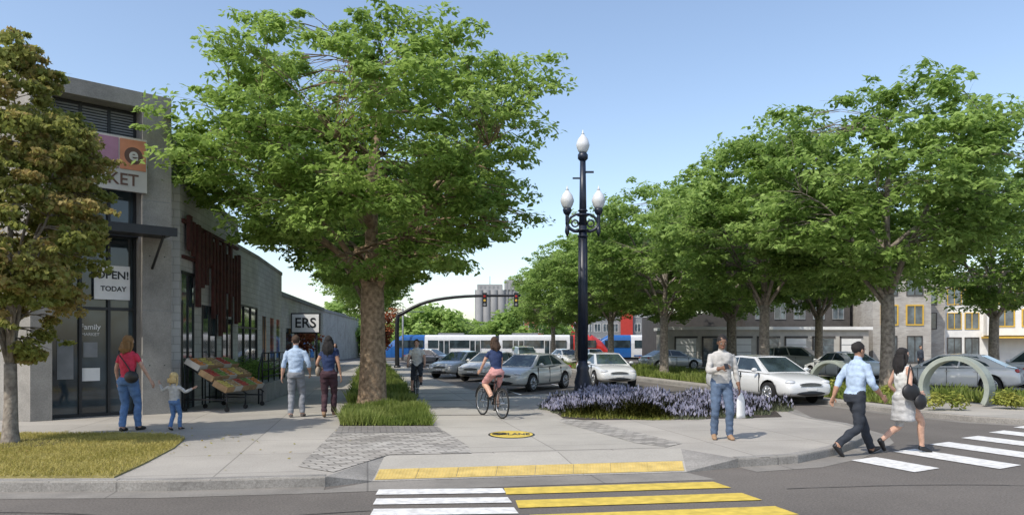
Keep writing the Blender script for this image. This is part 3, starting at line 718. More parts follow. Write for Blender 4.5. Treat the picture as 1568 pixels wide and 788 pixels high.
mb=MB();wins(mb,.2,3.3,2,1.6,1.3,3,2.5,-.003,M_white,1);wins(mb,5.8,11.8,4,1.6,1.3,3,2.5,-.003,M_white,1);wins(mb,14.2,19.8,4,1.6,1.3,3,2.5,-.003,M_white,1);wins(mb,3.6,5.5,1,1.6,1.4,3,2.6,-.603,M_white,1.2)
mb.obj('windows',g)
g=group('brick_apartments',(2.4,135,0));mb=MB();mb.box(0,4,0,10,0,8,mat('orange_brick',(.25,.09,.05),.85));mb.obj('walls',g);mb=MB();wins(mb,.2,3.8,2,1.6,1.3,3,2.4,-.003,M_white,1);mb.obj('windows',g)
g=group('grain_silo',(-5.5,300,0),0,(1.12,1,1.05));mb=MB()
mb.box(-8.2,7.0,-3.2,5.2,0,22.5,M_silo);mb.box(-7.4,1.5,-2.5,5,22.5,24.6,M_silo);mb.box(2.2,7.4,-3.6,5,22.5,26.2,M_silo)
for i in range(4): mb.cyl((-6.6+i*2.6,-3.0,11.2),(0,0,1),1.35,22.4,M_silo,18)
mb.box(7.2,9.6,-1,4,0,23.8,M_grey)
for i in range(3): mb.box(3+i*1.3,3.5+i*1.3,-3.65,-3.55,18,25,M_grey)
for i in range(5): mb.box(-6.4+i*1.5,-5.8+i*1.5,-2.56,-2.48,23,24,M_grey)
for x in(-3,4,6):mb.tube([(x,1,24),(x,1,28)],.12,M_grey,5)
mb.obj('silos',g)

# ------------------------------------------------------------------ street lamp
def street_lamp(loc):
    g=group('street_lamp',loc);mb=MB()
    mb.tube([(0,0,0),(0,0,.12)],.36,M_navy,8,sm=False)
    mb.tube([(0,0,.12),(0,0,.35),(0,0,.42),(0,0,.8),(0,0,.9),(0,0,1.0),(0,0,1.15)],[.31,.27,.29,.19,.22,.17,.15],M_navy,16)
    mb.tube([(0,0,1.15),(0,0,5.6)],[.16,.135],M_navy,16)
    for k in range(12):
        a=k*math.pi/6;mb.tube([(.158*math.cos(a),.158*math.sin(a),1.2),(.135*math.cos(a),.135*math.sin(a),5.2)],.014,M_navy,4)
    for z,r in((5.25,.19),(5.45,.21),(5.95,.21),(6.1,.17)): mb.ell((0,0,z),(r,r,.05),M_navy)
    mb.tube([(0,0,5.6),(0,0,7.75)],[.13,.095],M_navy,12)
    mb.tube([(0,0,7.75),(0,0,7.82),(0,0,7.95),(0,0,8.02)],[.1,.17,.17,.12],M_navy,12)
    mb.box(-.05,.36,-.03,.03,7.35,7.41,M_navy);mb.box(-.34,.05,-.025,.025,7.15,7.2,M_navy)
    for sx in(-1,1):
        mb.tube([(0,0,5.5),(sx*.25,0,5.42),(sx*.5,0,5.6),(sx*.52,0,5.98)],[.06,.055,.055,.06],M_navy,8,sub=4)
        mb.tube([(0,0,5.95),(sx*.2,0,5.98),(sx*.42,0,5.86),(sx*.5,0,5.7)],[.045,.04,.04,.04],M_navy,8,sub=4)
        mb.torus((sx*.26,0,5.68),(0,1,0),.11,.028,M_navy,16,6)
        mb.tube([(sx*.52,0,5.25),(sx*.52,0,5.4),(sx*.52,0,5.62)],[.02,.08,.05],M_navy,8)
        mb.tube([(sx*.52,0,5.95),(sx*.52,0,6.02),(sx*.52,0,6.12),(sx*.52,0,6.18)],[.06,.12,.15,.13],M_navy,14)
    mb.obj('post_and_arms',g);mb=MB()
    for x,z in((-.52,6.18),(.52,6.18),(0,8.02)):
        mb.tube([(x,0,z),(x,0,z+.1),(x,0,z+.25),(x,0,z+.42),(x,0,z+.55),(x,0,z+.6)],[.12,.18,.23,.18,.08,.05],M_globe,18,sub=2)
        mb.tube([(x,0,z+.6),(x,0,z+.66),(x,0,z+.76)],[.06,.03,.008],M_globe,10)
    mb.obj('globes',g)
street_lamp((2.35,24.9,ZS))
g=group('traffic_signal',(-8.4,55,0));mb=MB()
mb.tube([(0,0,0),(0,0,3.6),(.4,0,4.1),(2.2,0,4.95),(5.0,0,5.35),(9,0,5.4)],[.17,.15,.14,.12,.11,.08],M_black,10,sub=4)
mb.tube([(0,0,0),(0,0,.3)],.25,M_black,10)
for x in(6.4,8.7):
    mb.box(x-.17,x+.17,-.15,.1,4.6,5.6,M_black)
    for k,c in enumerate((M_tail,M_yel,M_grey)):mb.cyl((x,-.16,5.35-k*.3),(0,1,0),.09,.05,c,12)
mb.obj('mast_arm',g)
def ring(loc,R,rz):
    g=group('arch_sculpture',loc,rz);mb=MB()
    n=34
    for i in range(n+1):
        a=math.radians(-28+236*i/n);
        for dy,rr in((-.24,R),(.24,R),(.24,R*.86),(-.24,R*.86)): mb.v.append((rr*math.cos(a),dy,R*.5+rr*math.sin(a)))
    for i in range(n):
        for k in range(4): mb.face([i*4+k,i*4+(k+1)%4,(i+1)*4+(k+1)%4,(i+1)*4+k],M_sgreen,False)
    mb.face([0,1,2,3],M_sgreen);mb.face([n*4+3,n*4+2,n*4+1,n*4],M_sgreen);mb.obj('arch',g,.01)
ring((12.35,20.9,ZS),.90,math.radians(-50));ring((11.5,27.0,ZS),.74,math.radians(-48));ring((10.9,33,ZS),.7,math.radians(-48))

# ------------------------------------------------------------------ cars
def bake(o):
    dg=bpy.context.evaluated_depsgraph_get();bpy.context.view_layer.update();dg.update()
    me=bpy.data.meshes.new_from_object(o.evaluated_get(dg));return me
def car_data(kind):
    suv=kind=='suv';dz=.12 if suv else 0
    st=[(-2.28,.45,.62,.70),(-2.24,.36,.88,.80),(-2.0,.27,1.0,.87),(-1.5,.22,1.02,.895),(-.8,.2,.98,.90),(0,.2,.96,.90),(.8,.2,.95,.90),(1.25,.2,.93,.895),(1.75,.22,.86,.875),(2.1,.25,.76,.82),(2.25,.3,.66,.74),(2.32,.38,.55,.62)]
    if suv: st[0]=(-2.24,.5,.8,.78);st[1]=(-2.2,.4,1.0,.84)
    mb=MB();P=M_paint['white'];rings=[]
    for y,zb,zt,w in st:
        zt+=dz;zb+=dz*.5;h=zt-zb
        half=[(0,zb),(w*.8,zb),(w*.96,zb+.12*h),(w,zb+.45*h),(w*.985,zb+.72*h),(w*.93,zb+.93*h),(w*.78,zt),(0,zt+.03)]
        r=[(x,y,z) for x,z in half]+[(-x,y,z) for x,z in half[-2:0:-1]]
        rings.append(len(mb.v));mb.v+=r
    n=14
    for a,b in zip(rings[:-1],rings[1:]):
        for k in range(n): mb.face([a+k,a+(k+1)%n,b+(k+1)%n,b+k],P,True)
    mb.face([rings[0]+k for k in range(n)],P,True);mb.face([rings[-1]+n-1-k for k in range(n)],P,True)
    mb.mi(M_rubber);o=mb.obj('tmp')
    sb=o.modifiers.new('s','SUBSURF');sb.levels=2;sb.render_levels=2
    cb=MB();cb.mi(P)
    wy=(-1.38,1.42);wr=.33+dz*.4
    for y in wy:
        for s in(-1,1): cb.tube([(s*.62,y,wr+.02),(s*1.2,y,wr+.02)],wr+.06,M_rubber,28,sm=False)
    co=cb.obj('cut');bo=o.modifiers.new('b','BOOLEAN');bo.operation='DIFFERENCE';bo.object=co;bo.solver='EXACT'
    body=bake(o);bpy.data.objects.remove(o);bpy.data.objects.remove(co)
    parts=[('body',body)]
    if suv: base=[(-2.12,1.08),(1.22,1.04)];roof=[(-1.85,1.66),(-.6,1.70),(.32,1.66)];wr_=.66
    else: base=[(-1.88,1.0),(1.28,.95)];roof=[(-1.02,1.40),(-.4,1.445),(.36,1.41)];wr_=.60
    wb=.80
    mb=MB()
    def BP(s,f): return V((s*wb*(.93 if f==0 else .96),base[f][0],base[f][1]-.04))
    rf=[V((wr_*(.93 if i!=1 else 1),y,z)) for i,(y,z) in enumerate(roof)]
    def RP(s,i): return V((s*rf[i].x,rf[i].y,rf[i].z))
    BM=lambda s:V((s*wb*1.02,-.3,1.0+dz-.04))
    for s in(-1,1):
        mb.poly([BP(s,0),BM(s),RP(s,1),RP(s,0)],P);mb.poly([BM(s),BP(s,1),RP(s,2),RP(s,1)],P)
    mb.poly([BP(-1,0),BP(1,0),RP(1,0),RP(-1,0)],P);mb.poly([BP(-1,1),BP(1,1),RP(1,2),RP(-1,2)],P)
    for i in(0,1):
        c=V((0,rf[i].y,rf[i].z+.03));d=V((0,rf[i+1].y,rf[i+1].z+.03))
        mb.poly([RP(-1,i),RP(-1,i+1),d,c],P,True);mb.poly([c,d,RP(1,i+1),RP(1,i)],P,True)
    c=V((0,rf[0].y,rf[0].z+.03));mb.poly([RP(-1,0),c,RP(1,0)],P);c=V((0,rf[2].y,rf[2].z+.03));mb.poly([RP(-1,2),RP(1,2),c],P)
    parts.append(('roof',mb.mesh('roof')))
    mb=MB()
    def pane(a,b,c,d,u0,u1,v0,v1,m=M_glass,off=.008):
        nrm=(b-a).cross(d-a).normalized();cen=(a+b+c+d)/4
        if nrm.dot(cen-V((0,-.3,1.1)))<0:nrm=-nrm
        q=lambda uu,vv:(a.lerp(b,uu)).lerp(d.lerp(c,uu),vv)+nrm*off
        mb.poly([q(u0,v0),q(u1,v0),q(u1,v1),q(u0,v1)],m)
    for s in(-1,1):
        a,b,c,d=BP(s,0),BM(s),RP(s,1),RP(s,0)
        pane(a,b,c,d,.30,.95,.12,.88) if not suv else (pane(a,b,c,d,.08,.38,.12,.88),pane(a,b,c,d,.42,.95,.12,.88))
        a,b,c,d=BM(s),BP(s,1),RP(s,2),RP(s,1)
        pane(a,b,c,d,.0,.86,.12,.88)
    pane(BP(-1,0),BP(1,0),RP(1,0),RP(-1,0),.07,.93,.12,.93);pane(BP(-1,1),BP(1,1),RP(1,2),RP(-1,2),.05,.95,.1,.95)
    z=dz
    mb.ell((0,2.27,.60+z),(.42,.05,.07),M_black);mb.ell((0,2.29,.36+z*.8),(.5,.05,.07),M_black)
    for k in(-1,0,1): mb.box(-.38,.38,2.315,2.325,.60+z+k*.03-.005,.60+z+k*.03+.005,M_rim)
    mb.box(-.16,.16,2.33,2.345,.45+z,.53+z,M_plastic)
    for s in(-1,1):
        mb.ell((s*.60,2.12,.68+z),(.17,.13,.075),M_head,Matrix.Identity(4));mb.ell((s*.6,2.2,.38+z*.8),(.09,.07,.04),M_head)
        mb.ell((s*.66,-2.16,.86+z),(.14,.09,.09),M_tail)
        mb.ell((s*.95,.86,1.02+z),(.1,.06,.065),P)
        for y in(-1.02,-.08): mb.box(s*.893-.012,s*.893+.012,y,y+.16,.80+z,.825+z,M_rim)
        for y in(-.98,.02,1.0): mb.box(s*.88-.02,s*.88+.024,y-.006,y+.006,.34+z,.92+z,M_black)
        mb.box(s*.86-.02,s*.86+.035,-1.0,1.0,.235+z*.5,.27+z*.5,M_black)
    mb.box(-.18,.18,-2.31,-2.29,.66+z,.78+z,M_plastic)
    for y in wy:
        for s in(-1,1):
            c=V((s*.80,y,wr));mb.tube([c-V((.1,0,0)),c+V((.1,0,0))],[wr,wr],M_rubber,28,sm=False)
            mb.tube([c+V((s*.102,0,0)),c+V((s*.104,0,0))],[wr*.68,wr*.68],M_grey,24,sm=False)
            for k in range(7):
                a=k*2*math.pi/7;e=V((0,math.cos(a),math.sin(a)))
                mb.tube([c+V((s*.115,0,0))+e*.03,c+V((s*.112,0,0))+e*wr*.66],[.04,.022],M_rim,5)
            mb.torus(c+V((s*.104,0,0)),(1,0,0),wr*.68,.014,M_rim,24,5)
    parts.append(('fittings',mb.mesh('fittings')))
    return parts
SED=car_data('sedan');SUVD=car_data('suv')
def car(loc,head,paint='white',kind='sedan',name='car'):
    g=group(name,loc,math.atan2(-head[0],head[1]))
    for nm,me in(SED if kind=='sedan' else SUVD):
        o=bpy.data.objects.new(nm,me);COL.objects.link(o);o.parent=g
        for i,m in enumerate(me.materials):
            if m==M_paint['white']:
                o.material_slots[i].link='OBJECT';o.material_slots[i].material=M_paint[paint]
for a in((( .75,30.3,0),(-.5,-.87),'champagne','sedan'),((4.15,33.6,0),(.15,-1),'white','sedan'),((-2.75,42,0),(-.5,-.87),'silver','sedan'),((-1.0,38.5,0),(-.45,-.9),'champagne','sedan'),
  ((8.15,24.3,0),(.30,-1),'white','sedan'),((16.8,28.6,0),(-.75,.7),'white','sedan'),((11.6,55,0),(.9,.3),'silver','sedan'),((18.0,47,0),(.8,-.6),'silver','suv'),((16.9,38.5,0),(-.19,1),'white','sedan'),
  ((4.6,64,0),(.3,-1),'white','sedan'),((-7.2,66,0),(.9,-.4),'grey','sedan'),((21,29.5,0),(-.3,1),'white','suv'),((1.0,58,0),(.19,-1),'silver','suv'),((7.6,70,0),(.19,-1),'silver','sedan')):
    car(*a)
# ------------------------------------------------------------------ light rail trains
def tram(loc,rz,n,colA,colB):
    g=group('light_rail_train',loc,rz);mb=MB();gl=MB();L=8.6;x=0
    prof=[(-1.3,.35),(-1.33,.9),(-1.3,2.0),(-1.15,2.75),(-.8,2.98),(.8,2.98),(1.15,2.75),(1.3,2.0),(1.33,.9),(1.3,.35)]
    def section(x0,x1,m,sc0=1,sc1=1,z0=0,z1=0):
        b=len(mb.v)
        for xx,s,dz in((x0,sc0,z0),(x1,sc1,z1)):
            for y,z in prof: mb.v.append((xx,y*(.75+.25*s),.35+(z-.35)*s))
        k=len(prof)
        for i in range(k): mb.face([b+i,b+(i+1)%k,b+k+(i+1)%k,b+k+i],m)
        mb.face([b+i for i in range(k)][::-1],m);mb.face([b+k+i for i in range(k)],m)
    section(-3.4,-2.6,colA,.38,.72);section(-2.597,-1.4,colA,.72,1.0);section(-1.397,1.2,colA)
    gl.poly([(-3.0,-.9,1.75),(-3.0,.9,1.75),(-1.6,1.0,2.75),(-1.6,-1.0,2.75)],M_glass)
    gl.box(-1.9,1.1,-1.36,-1.34,1.5,2.35,M_glass)
    x=1.2
    for i in range(n):
        section(x+.003,x+L-.4,M_tramw);section(x+L-.397,x+L,M_black,.95,.95)
        gl.box(x+.4,x+L-.8,-1.36,-1.335,1.45,2.35,M_glass)
        for d in(1.6,5.2):
            gl.box(x+d,x+d+1.3,-1.39,-1.362,.45,2.45,M_tramw);gl.box(x+d+.08,x+d+.6,-1.41,-1.392,.6,2.3,M_glass);gl.box(x+d+.7,x+d+1.22,-1.41,-1.392,.6,2.3,M_glass)
        gl.box(x+.3,x+L-.7,-1.37,-1.338,.5,.62,colB)
        gl.box(x+1.5,x+4.5,-.6,.6,2.98,3.2,M_grey)
        for d in(1.0,L-1.8):
            for q in(0,.9):gl.cyl((x+d+q,-1.0,.32),(0,1,0),.32,.12,M_black,14)
        x+=L
    section(x+.003,x+2.2,colB,1,1);section(x+2.203,x+3.3,colB,1,.72);section(x+3.303,x+4.0,colB,.72,.38)
    gl.box(x+.2,x+2.6,-1.36,-1.335,1.5,2.35,M_glass)
    gl.box(-1.5,x+2,-1.1,1.1,.1,.34,M_black)
    gl.tube([(6,0,3.2),(7,0,3.9),(6,0,4.5)],.04,M_black,5)
    mb.obj('carbody',g,.03);gl.obj('windows_doors_bogies',g)
tram((-11.3,88,0),0,2,M_tramb,M_tramr)
tram((12.8,89.5,0),0,1,M_tramb,M_tramb)
for x,y in((-12.5,86),(9,87),(17,88)):
    s=group('catenary_pole',(x,y,0));mb=MB();mb.tube([(0,0,0),(0,0,6)],.1,M_grey,8);mb.tube([(0,0,5.6),(2.2,2,5.7)],.05,M_grey,6);mb.obj('pole',s)

# ------------------------------------------------------------------ people
def ik(A,T,l1,l2,h):
    d=T-A;D=min(d.length,l1+l2-.004);d.normalize();a=(l1*l1-l2*l2+D*D)/(2*D);hh=math.sqrt(max(l1*l1-a*a,0))
    h=V(h);h=h-d*h.dot(d);h.normalize();return A+d*a+h*hh,A+d*D
PC={}
def pm(key,c,rough=.85):
    if key not in PC: PC[key]=mat(key,c,rough,.18,14,.35 if rough>.6 else 0,30)
    return PC[key]
SK={'light':pm('skin_light',(.50,.30,.215),.55),'tan':pm('skin_tan',(.36,.20,.13),.55),'brown':pm('skin_brown',(.20,.105,.065),.55)}
M_eye=mat('eye_white',(.7,.7,.68),.3,.02);M_iris=mat('iris_dark',(.03,.02,.015),.3);M_lip=mat('lips',(.35,.12,.10),.5)
def person(name,loc,yaw,H,male,top,bottom,shoes,skin,hair,hairlen=0,hip=(0,0,.93),lean=0,feet=((-.10,0,.08,0),(.10,0,.08,0)),hands=((-.25,.03,.80),(.25,.03,.80)),
           elb=((-.4,-1,0),(.4,-1,0)),sleeve=1.9,kind='pants',cover=1.97,head=(0,0),drop=True,kid=1.0,handn=None,parent=None,loose=1.0,fold=0):
    s=H/1.75;g=group(name,loc,yaw)
    if parent: g.parent=parent
    mb=MB();S=[]
    hip=V(hip);Rl=Matrix.Rotation(-lean,4,'X')
    def U(x,y,z): return hip+(Rl@V((x,y,z-.93)))
    def add(pts,rads,lab,sub=4,side=None,seg=12):
        P,R=mb.tube(pts,rads,M_black,seg,side,sub)
        k=len(P)
        for i,(p,r) in enumerate(zip(P,R)):
            S.append((p.x,p.y,p.z,(r[0]+r[1])/2,lab(i/(k-1)) if callable(lab) else lab))
    sw=1.0 if male else .86;hw=1.0 if male else 1.05;ww=1.0 if male else .86;lo=loose
    tz=[.85,.93,1.02,1.10,1.20,1.30,1.38,1.43,1.47]
    ta=[.135*hw,.162*hw,.150*ww,.143*ww,.158*(ww+1)/2,.176*sw,.180*sw,.150*sw,.075]
    tb=[.105,.118*hw,.108*ww,.105*ww,.112,.120 if male else .128,.112,.090,.065]
    pts=[U(0,(-.012 if z<1 else 0.0)+(.01 if 1.2<z<1.4 else 0),z) for z in tz]
    add(pts,[(a*lo,b*lo) for a,b in zip(ta,tb)],lambda t:2 if t<.13 else 1,4,(1,0,0),18)
    HC=U(0,0,1.46);HM=Matrix.Translation(HC)@Matrix.Rotation(-lean*.5,4,'X')@Matrix.Rotation(head[1],4,'Z')@Matrix.Rotation(-head[0],4,'X')@Matrix.Scale(kid,4)
    def Hd(x,y,z): return HM@V((x,y,z))
    add([U(0,-.005,1.42),Hd(0,.0,.04),Hd(0,.008,.12)],[.062,.054 if male else .047,.055],lambda t:0,3)
    mb.ell((0,.008,.185),(.074,.094,.098),M_black,HM,16,12);mb.ell((0,.032,.115),(.055,.062,.066),M_black,HM,14,10)
    mb.ell((0,.103,.155),(.013,.018,.026),M_black,HM,8,6);mb.ell((0,.078,.085),(.026,.022,.02),M_black,HM,8,6)
    for p in((0,.0,.185),(0,.03,.115)):
        q=Hd(*p);S.append((q.x,q.y,q.z,.085*kid,0))
    joints={}
    for i,sx in enumerate((-1,1)):
        f=feet[i];Hj=hip+V((sx*.088*hw,0,-.01));An=V(f[:3])
        K,An=ik(Hj,An,.44,.42,(sx*.08,1,0))
        if kind=='pants': r=[.094*hw,.086*hw,.066,.064,.058,.056]
        else: r=[.092*hw,.080*hw,.056,.056,.042,.036]
        cv=cover
        add([Hj+V((0,0,.03)),Hj.lerp(K,.45),K,K.lerp(An,.35)-V((0,.012,0)),K.lerp(An,.8),An],r,lambda t:(2 if (t*2.0)<cv and kind!='skirt' else 0) if kind!='skirt' else 0,5)
        pt=f[3];fd=V((sx*.12,math.cos(pt),-math.sin(pt))).normalized();fu=V((0,math.sin(pt),math.cos(pt)))
        hl=An-fd*.045-fu*.035;add([hl,An+fd*.04-fu*.03,An+fd*.12-fu*.045,An+fd*.185-fu*.052],[(.036,.04),(.042,.048),(.045,.033),(.032,.022)],3,4,(1,0,0))
        S.append((An.x,An.y,An.z-.02,.04,3))
        Sh=U(sx*.175*sw,0,1.405);T=V(hands[i]);
        El,Wr=ik(Sh,T,.285,.25,elb[i])
        th=.010 if sleeve>1 else .002
        add([Sh-V((sx*.02,0,0)),Sh.lerp(El,.5),El,El.lerp(Wr,.5),Wr],[(.058*sw+th*.5),.046*sw+th,.038*sw+th,.034*sw+th,(.024*sw+(th if sleeve>1.8 else 0))],lambda t:1 if t*2<sleeve else 0,5)
        joints[i]=(El,Wr)
    if kind=='skirt':
        P,R=mb.tube([U(0,0,1.03),U(0,0,.93),hip+V((0,.0,-.18)),hip+V((0,.0,-.36))],[(.125,.10),(.17,.125),(.185,.15),(.19,.17)],M_black,18,(1,0,0),5)
        for p,r in zip(P,R):
            for ox in(-.1,0,.1): S.append((p.x+ox,p.y,p.z,.12,2))
    raw=mb.obj('raw');rm=raw.modifiers.new('r','REMESH');rm.mode='VOXEL';rm.voxel_size=.0125;rm.adaptivity=0
    sm=raw.modifiers.new('s','SMOOTH');sm.factor=.5;sm.iterations=3
    me=bake(raw);bpy.data.objects.remove(raw);me.name='body'
    nv=len(me.vertices);co=np.empty(nv*3,np.float32);me.vertices.foreach_get('co',co);co=co.reshape(-1,3)
    npf=len(me.polygons);fc=np.empty(npf*3,np.float32);me.polygons.foreach_get('center',fc);fc=fc.reshape(-1,3)
    A_=np.array(S);D=np.linalg.norm(fc[:,None,:]-A_[None,:,:3],axis=2)/A_[None,:,3]
    lab=A_[np.argmin(D,axis=1),4].astype(np.int32)
    nr=np.empty(nv*3,np.float32);me.vertices.foreach_get('normal',nr);nr=nr.reshape(-1,3)
    Dv=np.argmin(np.linalg.norm(co[:,None,:]-A_[None,:,:3],axis=2)/A_[None,:,3],axis=1);lv=A_[Dv,4]
    cl=((lv==1)|(lv==2)).astype(np.float32)
    fo=np.array([noise.noise(V((float(c[0])*9,float(c[1])*9,float(c[2])*16))) for c in co],np.float32)
    co=co+nr*(cl*(.004+fo*.014))[:,None]
    zmin=co[:,2].min() if drop else 0
    co[:,2]-=zmin
    co*=s;me.vertices.foreach_set('co',co.ravel())
    me.materials.clear()
    for m in(SK[skin],top,bottom,shoes):me.materials.append(m)
    me.polygons.foreach_set('material_index',lab);me.polygons.foreach_set('use_smooth',np.ones(npf,bool));me.update()
    o=bpy.data.objects.new('body',me);COL.objects.link(o);o.parent=g
    ex=MB()
    for sx in(-1,1):
        ex.ell((sx*.029,.087,.172),(.013,.009,.008),M_eye,HM,8,6);ex.ell((sx*.029,.0945,.172),(.006,.004,.006),M_iris,HM,8,6)
        ex.ell((sx*.030,.089,.192),(.018,.008,.004),hair,HM,8,5)
        ex.ell((sx*.075,.0,.160),(.010,.018,.030),SK[skin],HM,8,6)
    ex.ell((0,.0925,.112),(.022,.008,.007),M_lip,HM,8,6)
    hm=MB();hm.ell((0,-.014,.205),(.083,.099,.094),hair,HM,18,14)
    if not male or hairlen>0: hm.ell((0,-.045,.15),(.08,.065,.11),hair,HM,16,12)
    if hairlen>0:
        for k in range(7):
            x=(k-3)*.020;L=hairlen*(1-.06*abs(k-3))
            hm.tube([HM@V((x,-.07,.17)),HM@V((x*1.5,-.105+abs(x)*.5,.06)),HM@V((x*1.6,-.115+abs(x)*.5,.17-.5*L-.03)),HM@V((x*1.3,-.105+abs(x)*.4,.17-L))],[.03,.032,.03,.012],hair,8,sub=4)
        for sx in(-1,1): hm.tube([HM@V((sx*.06,.0,.22)),HM@V((sx*.088,.0,.13)),HM@V((sx*.085,-.02,.03)),HM@V((sx*.07,-.05,-.04))],[.02,.024,.022,.008],hair,7,sub=3)
    hv=[]
    for p in hm.v:
        q=V(p);f=noise.noise(q*22)*.012+noise.noise(V((q.x*70,q.y*70,q.z*12)))*.008;c=HM@V((0,-.02,.17));hv.append(tuple(q+(q-c).normalized()*f))
    hm.v=hv
    hn=MB()
    for i,sx in enumerate((-1,1)):
        El,Wr=joints[i];d=(Wr-El).normalized()
        if handn and handn[i]: d=(d*.5+V(handn[i])).normalized()
        pn=V((sx*-1.0,0,0))-d*(-sx*d.x)
        if pn.length<.2:pn=V((0,0,-1))-d*(-d.z)
        pn.normalize();w=d.cross(pn).normalized()
        if w.y<0:w=-w
        hn.tube([Wr-d*.02,Wr+d*.02,Wr+d*.06,Wr+d*.095],[(.024,.019),(.033,.016),(.041,.015),(.037,.013)],SK[skin],10,w,2)
        for k,(o_,Lf) in enumerate(((.028,.068),(.009,.078),(-.010,.072),(-.028,.056))):
            b=Wr+d*.085+w*o_;c1=(d+pn*.25).normalized();c2=(d+pn*.75).normalized();c3=(d+pn*1.4).normalized()
            p1=b+c1*Lf*.45;p2=p1+c2*Lf*.33;p3=p2+c3*Lf*.27;hn.tube([b,p1,p2,p3],[.0095,.009,.008,.006],SK[skin],6,sub=2)
        b=Wr+d*.025+w*.024;c1=(d*.7+w*.8+pn*.3).normalized();p1=b+c1*.038;p2=p1+(d+w*.25+pn*.3).normalized()*.032;hn.tube([b,p1,p2],[.013,.011,.008],SK[skin],6,sub=2)
    for m_,nm in((ex,'face_details'),(hm,'hair'),(hn,'hands')):
        m_.v=[(x*s,y*s,(z-zmin)*s) for x,y,z in m_.v];m_.obj(nm,g)
    def loc_(p): return V((p[0]*s,p[1]*s,(p[2]-zmin)*s))
    return g,joints,loc_,U
def yawto(x,y): return math.atan2(-x,y)
T_red=pm('red_shirt',(.58,.04,.08));J_blue=pm('blue_jeans',(.09,.17,.33));H_brown=pm('brown_hair',(.24,.13,.05));H_blond=pm('blond_hair',(.55,.40,.18));H_black=pm('black_hair',(.012,.01,.01));H_dbr=pm('dark_brown_hair',(.05,.028,.016))
S_black=pm('black_shoes',(.015,.015,.017),.5);S_tan=pm('tan_shoes',(.30,.19,.11),.7);T_blue=pm('light_blue_shirt',(.36,.46,.60));P_grey=pm('grey_trousers',(.22,.23,.25));T_navy=pm('navy_top',(.015,.03,.09));P_maroon=pm('maroon_trousers',(.045,.018,.025))
T_grey=pm('grey_sweatshirt',(.42,.41,.39));T_white=pm('white_top',(.60,.60,.57));P_pink=pm('pink_shorts',(.48,.24,.23));P_dark=pm('dark_trousers',(.02,.025,.035));P_skirt=pm('grey_skirt',(.40,.40,.40));J_mid=pm('mid_jeans',(.08,.12,.19))
WALK_A=((-.09,.30,.10,-.25),(.09,-.30,.17,.75))
WALK_B=((-.09,-.28,.16,.7),(.09,.28,.10,-.2))
g,j,lc,U=person('woman_in_red',(-7.37,14.4,ZS),yawto(.12,1),1.84,False,T_red,J_blue,S_black,'light',H_brown,.22,feet=((-.10,-.02,.08,0),(.10,.16,.085,0)),hands=((-.26,.10,.90),(.44,.14,.80)),sleeve=.6,kind='pants',lean=.02,head=(.05,-.2))
mb=MB();mb.ell(lc((.16,-.13,1.0)),(.15,.06,.12),S_black);mb.tube([lc((.15,-.12,1.08)),lc((.05,-.14,1.25)),lc((-.10,-.12,1.43)),lc((-.12,.0,1.475)),lc((-.08,.12,1.40))],.012,S_black,6,sub=3);mb.obj('shoulder_bag',g)
person('toddler',(-6.52,14.5,ZS),yawto(.25,1),1.04,True,T_grey,J_blue,S_black,'light',H_blond,.02,feet=((-.10,-.08,.10,.3),(.10,.14,.085,0)),hands=((-.58,.04,1.48),(.62,.1,1.36)),elb=((-.2,-.3,-1),(.2,-.3,-1)),kid=1.45,loose=1.12)
person('man_in_blue_shirt',(-4.95,17.2,ZS),yawto(-.1,1),1.88,True,T_blue,P_grey,pm('grey_shoes',(.15,.13,.12)),'light',H_dbr,0,feet=((-.11,.0,.08,0),(.11,.12,.085,0)),hands=((-.30,.02,.84),(.27,.12,.95)),loose=1.05,sleeve=1.3)
g,j,lc,U=person('woman_in_navy_top',(-4.2,17.2,ZS),yawto(-.05,1),1.84,False,T_navy,P_maroon,S_tan,'tan',H_black,.34,feet=((-.08,-.1,.10,.3),(.08,.18,.085,0)),hands=((-.20,.20,1.02),(.27,.02,.84)),sleeve=.35)
mb=MB();mb.ell(lc((-.23,.02,.98)),(.06,.13,.12),pm('tan_bag',(.3,.24,.18),.6));mb.tube([lc((-.22,.0,1.08)),lc((-.2,-.02,1.25)),lc((-.14,-.03,1.46))],.01,S_black,5,sub=2);mb.obj('handbag',g)
g,j,lc,U=person('man_with_phone',(3.68,13.2,ZS),yawto(-.05,-1),1.84,True,T_grey,J_mid,S_tan,'brown',H_black,0,feet=((-.13,.02,.08,0),(.12,-.02,.08,0)),hands=((-.28,.06,.84),(.06,.30,1.20)),elb=((-.4,-1,0),(.7,-.6,-.5)),sleeve=1.7,head=(.30,.0),loose=1.1)
mb=MB();p=j[1][1]+V((-.05,.11,.03));Mx=Matrix.Translation(lc(p))@Matrix.Rotation(-.6,4,'X');mb.box(-.036,.036,-.075,.075,-.004,.004,S_black,Mx);mb.obj('phone',g,.002)
mb=MB();w=j[0][1]
bp=[lc((w.x-.03,w.y+.02,w.z-.10)),lc((w.x-.03,w.y+.02,w.z-.24)),lc((w.x-.03,w.y+.02,w.z-.52))]
mb.tube(bp,[(.03,.012),(.10,.045),(.11,.06)],M_plastic,12,(.75,.66,0),4);mb.tube([lc((w.x,w.y+.02,w.z-.08)),bp[0]],.012,M_plastic,5);mb.obj('shopping_bag',g)
g,j,lc,U=person('man_crossing',(5.55,12.15,0),yawto(1,.30),1.90,True,T_blue,P_dark,S_black,'tan',H_black,0,lean=.10,hip=(0,0,.89),feet=((-.08,.36,.10,-.3),(.08,-.38,.20,.85)),hands=((-.26,-.18,.86),(.26,.25,.92)),sleeve=1.35,loose=1.06)
